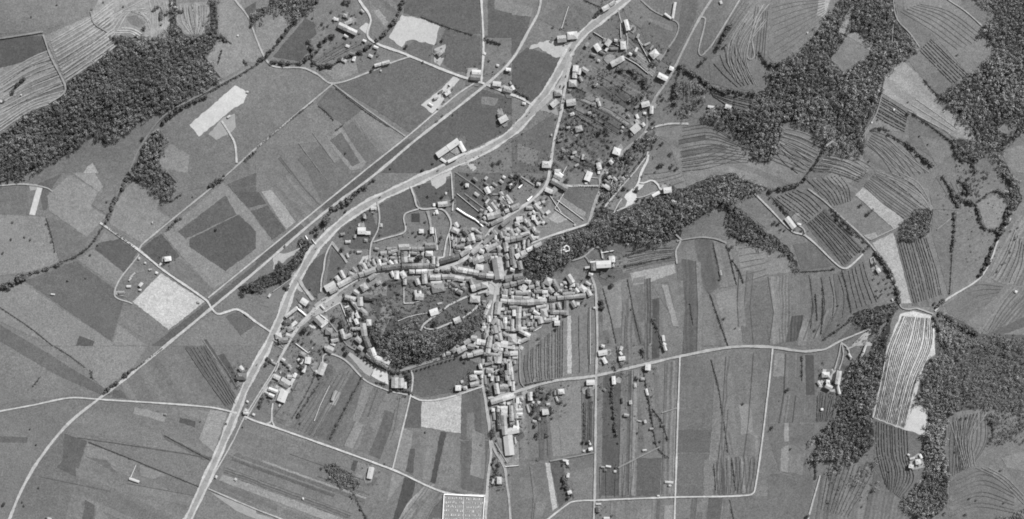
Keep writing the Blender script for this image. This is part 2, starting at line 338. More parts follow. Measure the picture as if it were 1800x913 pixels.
FIELDS = """
a0|0 0 520 0 470 80 230 165 0 190|108
a0|0 215 225 190 265 265 150 320 0 410|88 20
a0|0 410 150 320 265 265 345 450 240 490 170 520 0 630|132 28 5 .15
a0|0 630 170 530 340 480 260 545 160 590 0 700|135 30 5 .15
a0|230 190 480 85 600 0 860 0 900 100 880 200 640 180 500 320 345 440 265 260|126 33 6 .12
a0|510 125 570 90 590 130 530 160|95
a0|660 90 720 80 770 120 740 150 690 130|98
a0|940 20 1105 10 1110 140 1050 190 980 180 930 110|118 -82 5 .14
a0|1150 0 1240 0 1310 100 1351 200 1351 330 1290 330 1200 230 1150 190|122
a0|1290 50 1351 10 1351 150 1310 90|85
a0|1090 310 1150 220 1220 240 1300 340 1180 420 1130 370|120
a0|780 620 860 610 1100 450 1160 430 850 640 760 760 680 913 220 913 330 830 430 760 600 760|112
a0|860 690 1000 640 1240 450 1351 380 1351 780 1180 913 850 913|108
a0|840 840 900 760 1000 820 990 913 850 890|125
a0|1180 640 1240 600 1351 640 1351 760 1270 800|98
a0|460 880 490 860 520 913 440 913|150
b0|0 110 110 35 195 110 80 270 0 330|118
b0|90 300 260 95 310 120 320 180 260 230 280 270 230 325|82
b0|320 0 450 0 530 60 540 150 440 140 330 160 300 110|105
b0|300 320 440 210 600 230 450 310|98 35 8 .1
b0|350 370 520 300 540 385 420 430|122
b0|520 300 620 260 640 350 545 385|98
b0|570 0 780 0 740 70 690 140 640 210 605 180 610 90|105 -52 8 .12
b0|620 60 650 50 700 120 680 140|135
b0|790 0 1180 0 1185 180 1140 180 870 90 780 70|88
b0|1195 0 1351 0 1351 200 1205 200|88
b0|1190 0 1220 0 1225 190 1200 190|112
b0|1250 0 1351 0 1351 70 1260 50|118
b0|780 260 840 215 930 240 920 340 830 300|95
b0|1000 150 1185 190 1190 380 1050 380 990 340 1000 230 970 230|90
b0|0 350 90 360 250 365 400 440 0 770|106
b0|410 450 430 440 800 310 960 360 1040 400 870 550 930 600 810 700 600 560|93
b0|320 550 400 460 570 570 460 660 380 600|92
b0|0 800 300 550 450 670 370 740 250 760 160 770 130 913 0 913|104
b0|510 620 580 570 800 720 660 820|115 -52 12 .04
b0|460 670 510 640 660 820 580 870|96
b0|370 740 450 670 580 860 560 890 500 900|124
b0|390 740 450 700 550 860 510 880|92
b0|220 840 370 745 500 900 490 913 280 913|90
b0|20 800 120 913 0 913 0 810|108
b0|160 770 230 790 210 840 270 913 140 913|118
b0|840 740 1190 470 1351 520 1351 680 1230 740 1110 800 1070 735 950 815 1000 860 880 913 660 913|86
b0|1190 510 1280 520 1260 560 1190 550|112
c0|0 320 80 250 200 290 270 310 240 390 120 540 0 490|84
c0|0 20 110 40 100 90 0 80|118
c0|0 80 100 90 80 170 0 300|86
c0|140 100 280 20 300 60 260 160|100
c0|280 30 480 40 370 180 260 160|102 -60 10 .1
c0|430 180 560 60 570 170 560 240 440 200|100
c0|590 60 640 0 700 30 740 70 680 150 640 150|112
c0|700 110 860 140 850 220 800 290 720 250 680 160|100
c0|720 95 850 140 845 170 710 110|118
c0|870 180 940 0 1000 0 970 100 830 350 790 320|95
c0|610 210 730 330 710 380 600 300|108 -45 4 .12
c0|0 740 220 600 225 730 190 830 150 913 0 913|92
c0|30 760 150 800 120 880 30 850|110
c0|1040 330 1130 240 1230 60 1300 0 1351 0 1351 470 1200 480 1050 440|110
c0|1000 60 1190 0 1060 230 1010 290|100
c0|900 440 960 390 1030 480 900 520|112 -82 5 .2
c0|1040 480 1270 520 1260 590 1120 550|110 -15 5 .15
c0|730 700 900 660 1060 640 1140 700 1200 780 1280 850 1351 870 1351 913 880 913 830 760|116 20 9 .08
c0|900 600 1000 590 1020 620 910 640|110
c0|280 460 700 460 680 560 500 760 480 913 210 913 240 640|95 -40 14 .2
c0|330 560 470 640 440 680 320 600|112 -35 4 .12
d0|0 0 380 0 310 95 200 240 130 300 30 335 0 300|106 50 12 .05
d0|300 0 380 0 300 95 255 80|148
d0|330 310 420 210 550 280 400 385|105
d0|420 190 465 170 560 250 550 275|125
d0|370 170 410 80 455 15 440 80 400 180|130
d0|680 20 900 170 850 240 790 290 740 180 690 110|98
d0|680 0 950 0 1120 140 1200 270 1060 400 870 180 720 50|112
d0|950 0 1110 0 1180 90 1120 140 1040 60|100
d0|740 320 830 250 970 440 970 470 900 510 820 430|106
d0|820 260 855 205 1060 400 970 440|105 -45 7 .1
d0|620 400 710 320 780 380 900 510 890 550 1050 640 1100 750 970 720 780 600 600 490|136 -38 14 .08
d0|590 500 740 590 720 700 560 620|106 -20 5 .12
d0|510 680 560 620 720 700 540 680 510 740|120
d0|740 610 840 660 960 750 960 830 900 880 850 820 750 760|98
d0|800 720 960 750 970 810 895 880|110
d0|520 700 630 700 760 790 850 880 860 913 500 913 510 820|108 -35 5 .12
d0|80 670 150 640 270 720 300 770 210 913 0 913 0 860 40 820|112 -20 8 .1
d0|310 800 500 840 560 913 240 913|112 -25 6 .12
d0|1230 800 1351 700 1351 913 1280 913|122
d0|1100 860 1170 840 1220 913 1100 913|105
d0|980 810 1080 870 1070 913 990 913|108
a1|150 0 270 0 200 60 100 30|98
a1|0 70 140 70 160 220 0 220|100
a1|0 210 240 235 280 350 310 470 190 520 0 560|124
a1|245 240 350 250 460 340 440 400 320 470 290 400|100
a1|200 60 330 0 260 100 250 190 230 200|92
a1|250 120 370 10 520 100 480 180 560 230 460 340 260 200|124
a1|380 0 500 0 550 70 520 100|132
a1|500 0 680 0 590 150 570 220 480 170 550 80|104
a1|700 40 860 140 820 190 900 240 750 370 580 270 600 180 650 100|122
a1|830 180 860 150 950 130 1090 90 900 230|102
a1|900 0 1110 0 1100 70 930 110 880 80 940 50|108
a1|500 390 560 300 630 350 570 400|118
a1|500 400 520 370 630 350 725 420 660 530|84
a1|410 460 490 400 660 530 610 600|120
a1|130 570 400 465 660 650 590 890|92
a1|0 660 120 580 600 900 590 913 280 913 0 700|122
a1|420 860 500 890 490 913 400 913|82
a1|0 710 280 913 0 913|108
a1|660 680 890 830 810 900 620 790|108
a1|600 890 620 800 780 913 600 913|120
a1|700 680 850 530 1080 680 890 830|168
a1|620 630 740 440 840 520 690 680|104
a1|740 400 850 320 950 440 860 510|80
a1|850 500 950 440 1140 610 1090 660|108 -40 8 .05
a1|860 320 1180 50 1351 230 1351 450 1130 620 950 430|122
a1|940 310 1190 120 1250 220 980 350|88
a1|1000 350 1260 220 1351 310 1351 400 1190 520 1000 390|82
a1|1200 60 1351 0 1351 170 1310 190|90
a1|1120 740 1190 760 1350 790 1351 913 900 913|112
a1|1190 760 1250 730 1351 800 1270 860|90
a1|800 913 1100 680 1351 480 1351 520 1120 720 880 913|84
b1|0 0 270 0 360 160 180 310 90 380 0 260|102
b1|270 0 550 0 350 160|103
b1|30 100 90 90 210 260 160 300|145
b1|0 250 100 370 0 450|120
b0|640 850 800 735 835 745 630 913 560 913|88
b1|560 0 630 0 0 500 0 460|86
b1|820 60 860 180 780 210 790 300 630 350 650 170|88
b1|830 70 1030 30 1030 180 870 180|82
b1|430 310 600 170 640 300 600 400 500 400|84
b1|1050 0 1351 0 1351 60 1230 150 1180 260 1050 90|92 -45 12 .1
b1|1050 40 1200 290 1060 190|86
s|414 338 455 338 468 358 437 365|84
s|440 371 458 366 470 361 503 405 478 422|86
b1|820 215 865 215 865 260 820 260|68
b1|250 500 390 400 350 600 320 660 250 590|84
b1|400 400 480 470 440 540 370 600|90
b1|640 560 1240 540 1220 640 1200 820 1080 880 900 900 700 900 600 700|84
b1|780 600 900 640 830 750 650 720|98
b1|660 720 700 680 720 740 660 880 640 780|120
t4|470 540 610 410 740 540 780 600 660 700 560 640|120
t4|340 420 480 420 620 400 470 540 560 640 640 800 400 620 270 590|102
a2|0 0 290 0 480 130 500 250 370 260 0 330|112
a2|300 0 780 0 710 100 560 230 490 170 450 110|120
a2|0 350 340 280 500 285 330 440 200 620 100 770 50 913 0 913|104
a2|0 470 150 480 140 510 0 505|88
a2|870 20 970 0 1180 310 680 280 570 240|104 -60 9 .1
a2|970 0 1090 0 1260 290 1220 340 1180 310|88 -60 6 .15
a2|600 230 640 230 670 275 590 270|86
a2|540 290 1220 350 1120 590 330 450|108 -20 14 .08
a2|710 320 880 360 870 400 705 355|130
a2|950 375 1030 395 1030 430 945 400|78
a2|1110 335 1200 350 1130 560 1050 490|132
a2|850 460 1110 590 1080 600 870 490|92
a2|330 460 200 620 100 800 80 913 300 913 400 690|98
a2|340 460 460 500 400 690 300 640 330 600|86
a2|460 510 720 610 680 690 440 590|118 -23 10 .08
a2|450 580 560 600 620 670|95
a2|720 620 1060 740 980 870 740 720|102 -25 10 .12
a2|740 625 880 680 800 700 740 680|120
a2|400 640 740 740 990 860 960 913 500 913 400 700|104 -25 9 .1
a2|450 810 500 840 480 913 410 913|82
a2|510 820 700 913 490 913|116
a2|1230 480 1351 380 1351 840 1110 750 1200 560|98 -22 8 .12
b2|0 410 280 500 360 640 420 740 330 840 300 913 0 850|106
b2|0 500 130 550 100 610 0 580|112
b2|180 700 260 740 230 830 110 880 110 840|114
b2|380 760 480 770 560 913 330 850|108
b2|0 720 120 770 160 690 0 640|114
b2|90 290 340 160 500 110 540 160 380 500 110 400|104 62 8 .12
b2|560 170 690 240 520 610 380 510|100 65 12 .06
b2|570 180 620 210 540 400 510 390|120
b2|690 240 810 270 720 640 530 570|108 68 12 .05
b2|780 430 830 450 800 670 725 640|122
b2|810 270 875 290 870 430 780 430|86
b2|875 290 1085 255 1080 460 870 425|163
b2|1085 255 1195 220 1230 490 1080 490|92 -88 14 .1
b2|1110 350 1150 350 1160 490 1110 490|105
b2|830 450 970 460 930 720 800 670|104 82 10 .12
b2|815 540 840 540 830 670 790 660|80
b2|975 450 1005 455 945 725 920 715|72
b2|1005 460 1080 490 1100 750 1000 765 950 720|112 84 12 .1
b2|1080 500 1230 500 1200 780 1080 750|96 84 12 .15
b2|540 610 600 630 560 700 520 690|118
b2|515 600 540 605 520 660 500 650|75
b2|610 700 700 660 780 690 680 913 560 860 570 720|104
b2|720 670 785 690 720 780 690 830|122
b2|785 690 845 710 760 913 675 913|74
b2|850 710 985 770 975 913 770 913|106 60 10 .15
b2|1240 760 1320 640 1345 913 1230 913|98
b2|830 130 1060 60 1190 60 1180 160 1050 240 880 270 825 250|90
s|917 622 930 590 958 570 997 556 997 660 971 668 925 680|106 89 6 .14
s|997 556 1004 555 1005 657 997 657|158
s|1005 545 1036 540 1038 655 1005 657|108
c2|290 190 360 185 380 560 260 580 245 330|118
c2|370 290 430 290 430 520 370 520|96 89 4 .12
c2|40 400 240 400 220 600 40 610|96 88 12 .14
c2|200 390 245 390 260 580 215 580|118
c2|0 640 170 615 210 860 170 913 0 913|100
c2|40 690 110 690 130 800 40 810|106
c2|200 610 260 590 310 800 250 850|84
c2|175 615 200 615 240 850 215 870|160
c2|260 580 435 555 432 630 310 660|98
c2|315 670 430 650 432 800 320 810|108
c2|445 170 530 160 550 460 445 455|102
c2|445 465 550 470 560 610 445 620|108
c2|550 150 690 130 750 540 570 610|100 -83 10 .12
c2|750 110 875 75 860 590 780 570 760 530|102 -84 12 .06
c2|760 100 820 80 880 280 800 300|114
c2|445 640 860 590 857 790 440 805|98 89 14 .15
c2|660 590 790 590 780 790 655 790|86
c2|600 610 655 600 650 790 600 790|110
c2|440 820 855 805 850 913 435 913|104
c2|545 840 850 835 850 913 545 913|112
c2|890 60 1040 50 1110 560 870 560|98
c2|870 440 1060 440 1060 560 868 560|90
c2|1040 60 1350 10 1320 450 1300 580 1110 570|106 -85 18 .04
c2|1200 310 1255 305 1275 450 1210 470|122
c2|1280 470 1300 470 1300 570 1285 560|122
c2|1060 450 1160 460 1170 570 1060 570|104 -84 7 .2
c2|865 565 1060 565 1070 790 860 790|94
c2|1015 600 1060 590 1060 790 1010 790|108
c2|1060 590 1290 580 1270 770 1070 790|98 -86 8 .22
c2|865 800 1080 800 1080 913 860 913|96 -88 14 .08
c2|1080 800 1190 800 1190 913 1080 913|100 -84 8 .2
c2|1200 795 1351 790 1351 913 1200 913|98
c1|440 530 600 510 620 550 480 600|92
c1|470 400 860 370 860 470 590 530 560 490 600 430|110 8 8 .14
c1|620 530 860 480 865 530 720 580 640 590|142
c1|640 555 705 545 700 580 635 585|112
c1|460 620 600 600 700 913 460 913|100 -78 9 .15
c1|600 600 740 590 790 720 800 860 700 900|102 -78 14 .08
c1|740 590 870 560 920 560 950 800 880 820|104 -78 12 .08
c1|790 590 820 590 880 810 850 810|134
c1|680 790 740 780 790 913 700 913|112
c1|870 480 870 400 960 350 1030 640 900 620|108 -80 14 .05
c1|870 480 900 470 910 570 875 560|95
c1|960 350 1060 350 1100 600 1040 640 1010 600|92 -80 8 .1
c1|1060 360 1150 380 1190 590 1100 610|108 -76 6 .15
c1|1180 390 1300 380 1351 450 1351 540 1220 580|118
c1|880 640 1040 640 1110 913 960 913|106 -80 16 .05
c1|1070 640 1180 610 1220 913 1140 913|120
c1|1190 600 1300 570 1330 913 1220 913|98
c1|1290 580 1351 560 1351 913 1330 913|102
c1|900 300 1110 170 1140 290 1150 340 1010 340 890 350|104
c1|1160 160 1280 110 1351 200 1351 300 1220 200|108
c1|300 80 455 80 395 245 270 125|92
c1|160 180 190 150 230 200 210 260 190 240|118
c1|250 160 380 250 330 260 240 180|105
c1|190 240 240 190 300 240 240 270|142
c1|270 130 390 210 380 235 250 150|125
c1|700 0 880 0 900 50 790 80|108 20 6 .15
c1|900 0 1080 0 920 60|105 20 6 .1
c1|1180 0 1351 0 1351 80 1200 30|115
c1|460 240 520 240 530 290 450 290|112
d1|0 0 210 0 170 50 0 90|106
d1|0 130 160 85 290 190 200 270 130 230|110 -42 7 .12
d1|200 270 300 190 500 400 400 500 360 490|96 -45 6 .2
d1|200 30 350 0 540 0 460 130 420 180 330 180|104 -32 6 .15
d1|550 0 720 0 850 90 860 190 800 190 720 240 500 80|108 -38 9 .1
d1|740 120 780 90 840 130 860 180 790 190|120
d1|330 190 460 130 650 300 540 360|112
d1|460 120 500 75 720 250 670 300|150
d1|505 330 570 315 580 340 540 355|142
d1|550 370 660 315 760 690 700 690 670 560|148
d1|665 320 700 290 710 355 790 350 900 600 930 650 870 710 760 700|98 -76 5 .12
d1|830 330 860 310 870 370 930 600 880 620|108
d1|870 190 980 230 970 500 950 640 880 380 860 310|98
d1|1000 210 1090 170 1140 300 1200 310 1150 500 970 640 980 400|104
d1|900 0 920 30 1010 200 870 190 850 100|102
d1|1060 80 1120 30 1270 20 1280 100 1200 90 1090 150|108
d1|1100 160 1220 110 1260 160 1210 290 1150 290|120
d1|1300 230 1351 210 1351 600 1240 590 1160 550 1230 400|106 60 8 .2
d1|930 700 1110 570 1250 600 1150 700 1050 790 950 740|98
d1|1130 820 1260 600 1351 640 1351 700 1180 860|106 50 6 .2
d1|1160 850 1351 680 1351 760 1210 860|85
d1|0 400 80 430 160 520 0 540|122
d1|130 380 230 360 340 490 180 520|94
d1|0 545 210 530 170 780 150 913 0 913|98 -82 14 .04
d1|220 530 380 515 440 740 300 870 230 830|106 88 9 .12
d1|170 770 215 790 200 913 155 913|124
d1|400 510 500 450 590 690 450 730|102 -82 8 .12
d1|340 913 450 800 520 810 440 880|92
s|1583 552 1605 547 1637 555 1643 571 1643 609 1646 621 1627 636 1617 669 1607 709 1588 756 1533 734 1550 662 1560 609|172
d2|560 390 720 440 820 470 820 560 740 600 700 800 620 740 560 640|100
d2|0 30 170 40 280 120 260 230 250 400 0 400|100
d2|180 50 220 60 200 190 180 190|115
d2|265 240 380 260 340 400 255 400|92 86 5 .25
d2|0 410 250 410 200 600 240 710 60 660 10 500|98
d2|85 405 110 405 110 500 85 505|135
d2|110 520 200 530 180 680 100 660|112
d2|70 540 110 520 105 665 65 660|130
d2|0 680 60 670 240 710 215 870 190 913 0 913|96
d2|280 690 340 580 540 640 600 700 690 810 780 900 780 913 230 913|102 80 7 .18
d2|950 380 1050 330 1170 330 1180 500 1090 630 950 700 960 560|106 88 7 .15
d2|1090 640 1230 620 1351 740 1351 850 1130 913 950 913 960 720|108 -50 12 .06
d2|880 0 1351 -20 1351 380 1170 330 1000 340 900 200|82
d1|940 745 1040 790 1120 850 1351 860 1351 913 970 913|84
d0|1210 690 1260 632 1318 660 1290 718|114
d2|1230 590 1351 500 1351 700 1260 640|120
"""
TOWN = [('t1','1140 500 1290 380 1522 330 1522 913 870 913 700 913 650 800 880 720',128),
        ('t2','0 380 150 240 500 190 680 250 680 380 760 380 900 100 1000 0 1522 0 1522 913 1050 700 560 913 360 700 0 700',126),
        ('t3','0 0 480 0 560 180 180 420 330 650 700 640 900 520 1200 600 1300 913 0 913',126),
        ('t5','1300 100 1522 0 1522 913 1290 913 980 830 780 800 1100 560 1290 520',122),
        ('t6','0 0 1150 0 1150 60 900 80 880 300 560 420 290 640 250 913 0 913',124),
        ('u2','380 913 380 700 700 560 900 640 1150 370 1240 250 1500 360 1420 480 1300 560 1240 760 1290 913',126),
        ('u6','390 0 850 0 860 120 700 110 600 220 800 370 800 520 400 600',112),
        ('u6','470 600 900 560 920 913 480 913',138),('u7','480 0 860 0 860 590 690 600 560 260',134),
        ('t4','0 580 330 130 500 250 400 400 160 690',118),('t4','500 300 900 90 1240 0 1290 350 1300 600 1420 913 1290 913 1000 650 860 580 730 540',116),
        ('u4','470 480 640 270 920 290 830 540 700 670 600 620 480 560',175)]
BARE = [('a0','1100 710 1180 620 1240 600 1245 670 1220 700 1140 740',148,1.0),('a0','1000 660 1240 452 1310 488 1285 545 1225 578 1130 660 1050 722',180,1.0),
        ('b0','700 200 770 80 900 110 970 140 940 240 830 210 790 220 770 250',170,1.6),
        ('b0','940 260 1000 235 995 300 970 350 940 330',160,1.2),('b0','545 150 580 120 600 130 590 185',172,.8),
        ('b0','870 555 980 470 1040 405 1075 420 1030 480 960 570 930 600',172,1.0),
        ('b0','1000 530 1130 440 1170 440 1070 530 980 570',120,1.0),
        ('c0','250 215 330 215 330 290 270 305 215 300 140 250 90 260 100 240 180 215',165,1.6),
        ('c0','200 480 230 540 245 610 120 575 170 500',140,1.0),
        ('t2','1400 690 1522 690 1522 900 1400 900 1350 800',160,.4),
        ('u1','1180 240 1460 110 1480 230 1400 240 1390 320 1270 400 1210 350',165,1.5),
        ('u2','0 20 130 20 250 70 290 120 240 165 160 70 0 100',160,1.2),
        ('t1','0 360 130 350 280 310 380 260 280 370 160 450 100 520 70 580 0 560',160,1.5),
        ('t1','230 610 330 570 380 700 430 800 480 913 350 850 250 720',160,.9),
        ('t1','1150 480 1200 390 1280 370 1380 600 1290 600 1250 580',168,.6),
        ('t4','560 110 720 0 930 0 900 110 700 220 530 280 400 400 350 420 460 280',150,.5),
        ('u5','120 0 260 90 450 200 430 240 380 320 300 270 170 120 60 0',160,.5),
        ('u5','430 240 470 190 620 250 628 430 520 380 400 310',210,.5),
        ('t4','480 400 560 350 620 400 540 450',175,.8),
        ('u3','760 470 850 390 900 470 900 560 800 620 750 640 780 560 740 510',185,1.2),
        ('u3','920 330 1020 320 980 380 930 420',180,.8),
        ('a1','195 75 225 80 185 225 155 220',182,.3),('a1','150 60 200 60 195 90 160 95',150,.5),
        ('b1','30 700 80 640 200 560 210 600 90 690 70 710',112,.5),
        ('a2','1110 770 1351 860 1351 913 1250 870',145,.5),('b2','0 880 100 913 0 913',145,.5),
        ('d2','260 190 290 120 380 120 395 170 380 255 270 215',170,1.2),
        ('d2','715 440 770 310 790 300 830 330 848 330 840 400 825 470',186,1.0),
        ('d1','470 880 540 820 550 840 520 880 560 913 440 913',165,.8),('d1','550 460 600 520 560 545 545 500',150,.6),
        ('d2','740 600 800 560 830 640 760 655',150,.8),('a2','1240 160 1300 200 1280 240 1250 210',130,.4),
        ('u4','470 300 180 160 130 250 300 260',130,.3) if 0 else ('u4','1370 690 1440 500 1522 540 1440 710',145,.5),
        ('b0','1110 360 1190 360 1200 420 1110 420',150,.6),('c0','1030 580 1060 560 1090 590 1050 620',165,.8),
        ('t3','800 270 880 230 930 270 910 330 850 360 810 330',150,.8),
        ('a1','600 620 660 630 650 650 600 640',150,.5)]
EDGE = []
tone_word = lambda t: 'dark' if t < 90 else 'mid grey' if t < 112 else 'light grey' if t < 140 else 'pale' if t < 170 else 'near white'
FL = []
for ln in FIELDS.strip().splitlines():
    tile, pts, pr = ln.split('|'); pr = [float(a) for a in pr.split()]
    FL.append([S(tile, pts), pr+[None, None, 0.0][len(pr)-1:] if len(pr) < 4 else pr])
def seam_edges(pl):
    out = []
    for i in range(len(pl)):
        a, b = pl[i], pl[(i+1)%len(pl)]
        for ax, vals in ((0, (450, 900, 1350)), (1, (304, 609))):
            for v in vals:
                if abs(a[ax]-v) < 2.2 and abs(b[ax]-v) < 2.2:
                    lo, hi = sorted((a[1-ax], b[1-ax])); m = np.mean([p[ax] for p in pl]); out.append((ax, v, lo, hi, m > v))
    return out
UF = list(range(len(FL))); TM = [f[1][0] for f in FL]; NM = [1]*len(FL)
def root_(i):
    while UF[i] != i: i = UF[i]
    return i
SE = [seam_edges(f[0]) for f in FL]
for i in range(len(FL)):
    for j in range(i+1, len(FL)):
        for e in SE[i]:
            for f in SE[j]:
                if e[:2] == f[:2] and e[4] != f[4]:
                    ov = min(e[3], f[3])-max(e[2], f[2])
                    if ov > .35*min(e[3]-e[2], f[3]-f[2]) and abs(FL[i][1][0]-FL[j][1][0]) <= 16:
                        a, b = root_(i), root_(j)
                        if a != b and abs(TM[a]-TM[b]) < 16:
                            TM[a] = (TM[a]*NM[a]+TM[b]*NM[b])/(NM[a]+NM[b]); NM[a] += NM[b]; UF[b] = a
for i in range(len(FL)):
    r = root_(i); mem = [FL[j][1] for j in range(len(FL)) if root_(j) == r]
    if len(mem) > 1: src = max(mem, key=lambda m: (m[3], m[1] is not None)); FL[i].append([TM[r], src[1] if src[1] is not None else -40, src[2], src[3]])
for f in FL:
    if len(f) > 2: f[1] = f.pop()
k = 0
for ln in FIELDS.strip().splitlines():
    tile, pts, pr = ln.split('|'); pl, pr = FL[k]; tone = pr[0]; con = pr[3]
    # land shown running out of the photograph goes on past its edge
    pl = [(x-60 if x < 1 else x+60 if x > 1799 else x, y-60 if y < 1 else y+60 if y > 911 else y) for x, y in pl]
    o = sheet('field', pl, lift(pl), M_FIELD, .8); k += 1
    c = np.mean(pl, 0)
    auto = pr[1] if pr[1] is not None else (-40 if c[0] < 700 else 75 if c[0] < 1300 and c[1] > 450 else 35)
    setp(o, tone, auto, pr[2] if pr[2] is not None else 22, con*.9)
    reg(o, c[0], c[1], tone_word(tone)+(' striped' if con > .1 else ' plain'), 'field', 'field', None, 'structure')
# narrow parallel holdings between the larger plots
def resample(L, npt=16):
    L = np.array(L); d = np.r_[0, np.cumsum(np.linalg.norm(np.diff(L, axis=0), axis=1))]; t = np.linspace(0, d[-1], npt)
    return np.stack([np.interp(t, d, L[:,0]), np.interp(t, d, L[:,1])], 1)
ACC = [f[0] for f in FL if f[1][0] < 93 or f[1][0] > 117]
HOLD = [('1056 505 1060 560 1054 650','1190 480 1190 550 1192 622',15,.75,10),('1198 455 1204 540 1200 622','1350 482 1342 540 1350 606',13,.6,8),
        ('1052 664 1050 770 1048 872','1190 634 1187 760 1184 868',17,.75,10),('1200 636 1196 760 1192 866','1350 618 1340 740 1322 856',11,.45,6),
        ('905 700 912 760 914 810','1040 676 1040 720 1040 786',13,.7,10),('905 825 912 870 916 925','1038 800 1040 850 1010 878',8,.6,9),
        ('1052 882 1052 930','1340 872 1330 930',22,.6,9),('1362 620 1356 700 1345 745','1430 625 1432 690 1432 740',9,.6,8),
        ('1350 486 1360 550 1352 606','1492 480 1500 540 1470 590',12,.7,9),('570 640 520 700 490 742','715 705 708 760 690 815',18,.7,10),
        ('728 705 715 770 700 822','852 765 853 810 850 862',15,.75,11),('640 815 600 860 560 930','850 878 820 900 800 940',16,.6,10),
        ('190 712 300 722 410 736','60 850 200 880 330 905',17,.65,9),('440 752 560 795 680 836','385 845 480 880 600 925',14,.6,8),
        ('300 610 345 660 395 712','395 590 420 640 430 670',8,.6,9),('930 510 985 500 1040 480','930 510 985 500 1040 480',2,0,0),
        ('640 10 680 40 700 60','700 0 720 20 730 40',5,.6,8),('1070 460 1130 450 1188 440','1070 500 1130 490 1186 480',7,.7,9),
        ('1360 420 1420 470 1480 520','1360 420 1420 470 1480 520',2,0,0),('1700 620 1720 700 1710 800','1800 600 1800 700 1800 800',6,.5,7),
        ('1420 190 1440 240 1400 290','1500 250 1530 300 1480 330',6,.5,7),('1190 230 1260 215 1310 240','1200 290 1260 280 1300 290',7,.6,8),
        ('140 360 180 400 230 430','250 330 300 370 330 400',4,.5,7),('0 530 120 600 230 690','0 600 100 660 180 695',5,.5,6),
        ('985 195 1020 215 1075 245','1040 165 1090 185 1130 215',11,.7,12),('1010 120 1060 150 1100 180','1060 110 1110 130 1150 150',7,.6,10),
        ('980 270 1010 285 1050 300','1000 240 1040 260 1070 280',5,.6,12),('800 285 850 330 890 380','860 255 910 300 960 330',11,.7,12),
        ('500 640 480 680 455 720','565 640 540 690 500 740',6,.7,12),('1105 35 1140 60 1170 90','1090 110 1120 130 1140 150',6,.5,8),
        ('860 150 900 180 935 200','740 240 770 262 800 275',7,.4,6),('420 330 470 390 505 430','560 225 600 280 640 320',9,.45,7)]
for a, b, n, pr_, sg in HOLD:
    if n < 3: continue
    A, B = resample(S('s', a)), resample(S('s', b)); ts = np.sort(np.r_[0, rng.uniform(0, 1, n-1), 1]*.35+np.linspace(0, 1, n+1)*.65); VV, FF, b0 = [], [], 0
    for i_ in range(n):
        L0, L1 = A*(1-ts[i_])+B*ts[i_], A*(1-ts[i_+1])+B*ts[i_+1]; mid = (L0+L1)/2
        if any(inpoly(mid[2:-2,0], mid[2:-2,1], q).any() for q in ACC): continue
        s0, s1 = (0, 16) if random.random() < .5 else random.choice(((0, random.randint(6, 13)), (random.randint(3, 10), 16)))
        if random.random() < pr_+.15:
            pl = [tuple(q) for q in L0[s0:s1]]+[tuple(q) for q in L1[s0:s1][::-1]]
            tn = 106+random.gauss(0, sg*1.5); dr = mid[-1]-mid[0]; an = math.degrees(math.atan2(-dr[1], dr[0]))
            o = sheet('field', pl, lift(pl), M_FIELD, .5); setp(o, min(134, max(80, tn)), an, random.uniform(3, 9), random.choice((0, .05, .1, .2)))
            c = mid[8]; reg(o, c[0], c[1], tone_word(tn)+' narrow', 'field strip', 'field', None, 'structure')
        if random.random() < .55:
            V, F = ribbon_arrays(L0[s0:s1], random.uniform(.6, 1.2), 0.0, .5); VV.append(V); FF.append(F+b0); b0 += len(V)
    if VV: EDGE.append((np.concatenate(VV), np.concatenate(FF), np.mean(np.r_[A, B], 0)))
for tile, pts, tone in TOWN:
    pl = S(tile, pts); o = sheet('town_ground', pl, lift(pl), M_TOWN, .6); k += 1; setp(o, tone*.93)
    c = np.mean(pl, 0); reg(o, c[0], c[1], 'trodden grey', 'yard ground', 'ground', None, 'structure')
for tile, pts, tone, j in BARE:
    pl = S(tile, pts); o = sheet('bare_earth', pl, lift(pl), M_EARTH, j); k += 1; setp(o, tone)
    c = np.mean(pl, 0); reg(o, c[0], c[1], 'bare '+tone_word(tone), 'earth patch', 'bare earth', None, 'structure')
RO = .25+.06*(max(l for _, _, l in LAYERS)+1)+.05

for V, F, c in EDGE:
    V[:,2] += RO-.04; o = mesh_obj('field_boundary', V, F, M_FIELD); setp(o, random.choice((88, 92, 94, 122)))
    reg(o, c[0], c[1], 'thin grassy', 'balks between field strips', 'field boundary', None, 'structure')
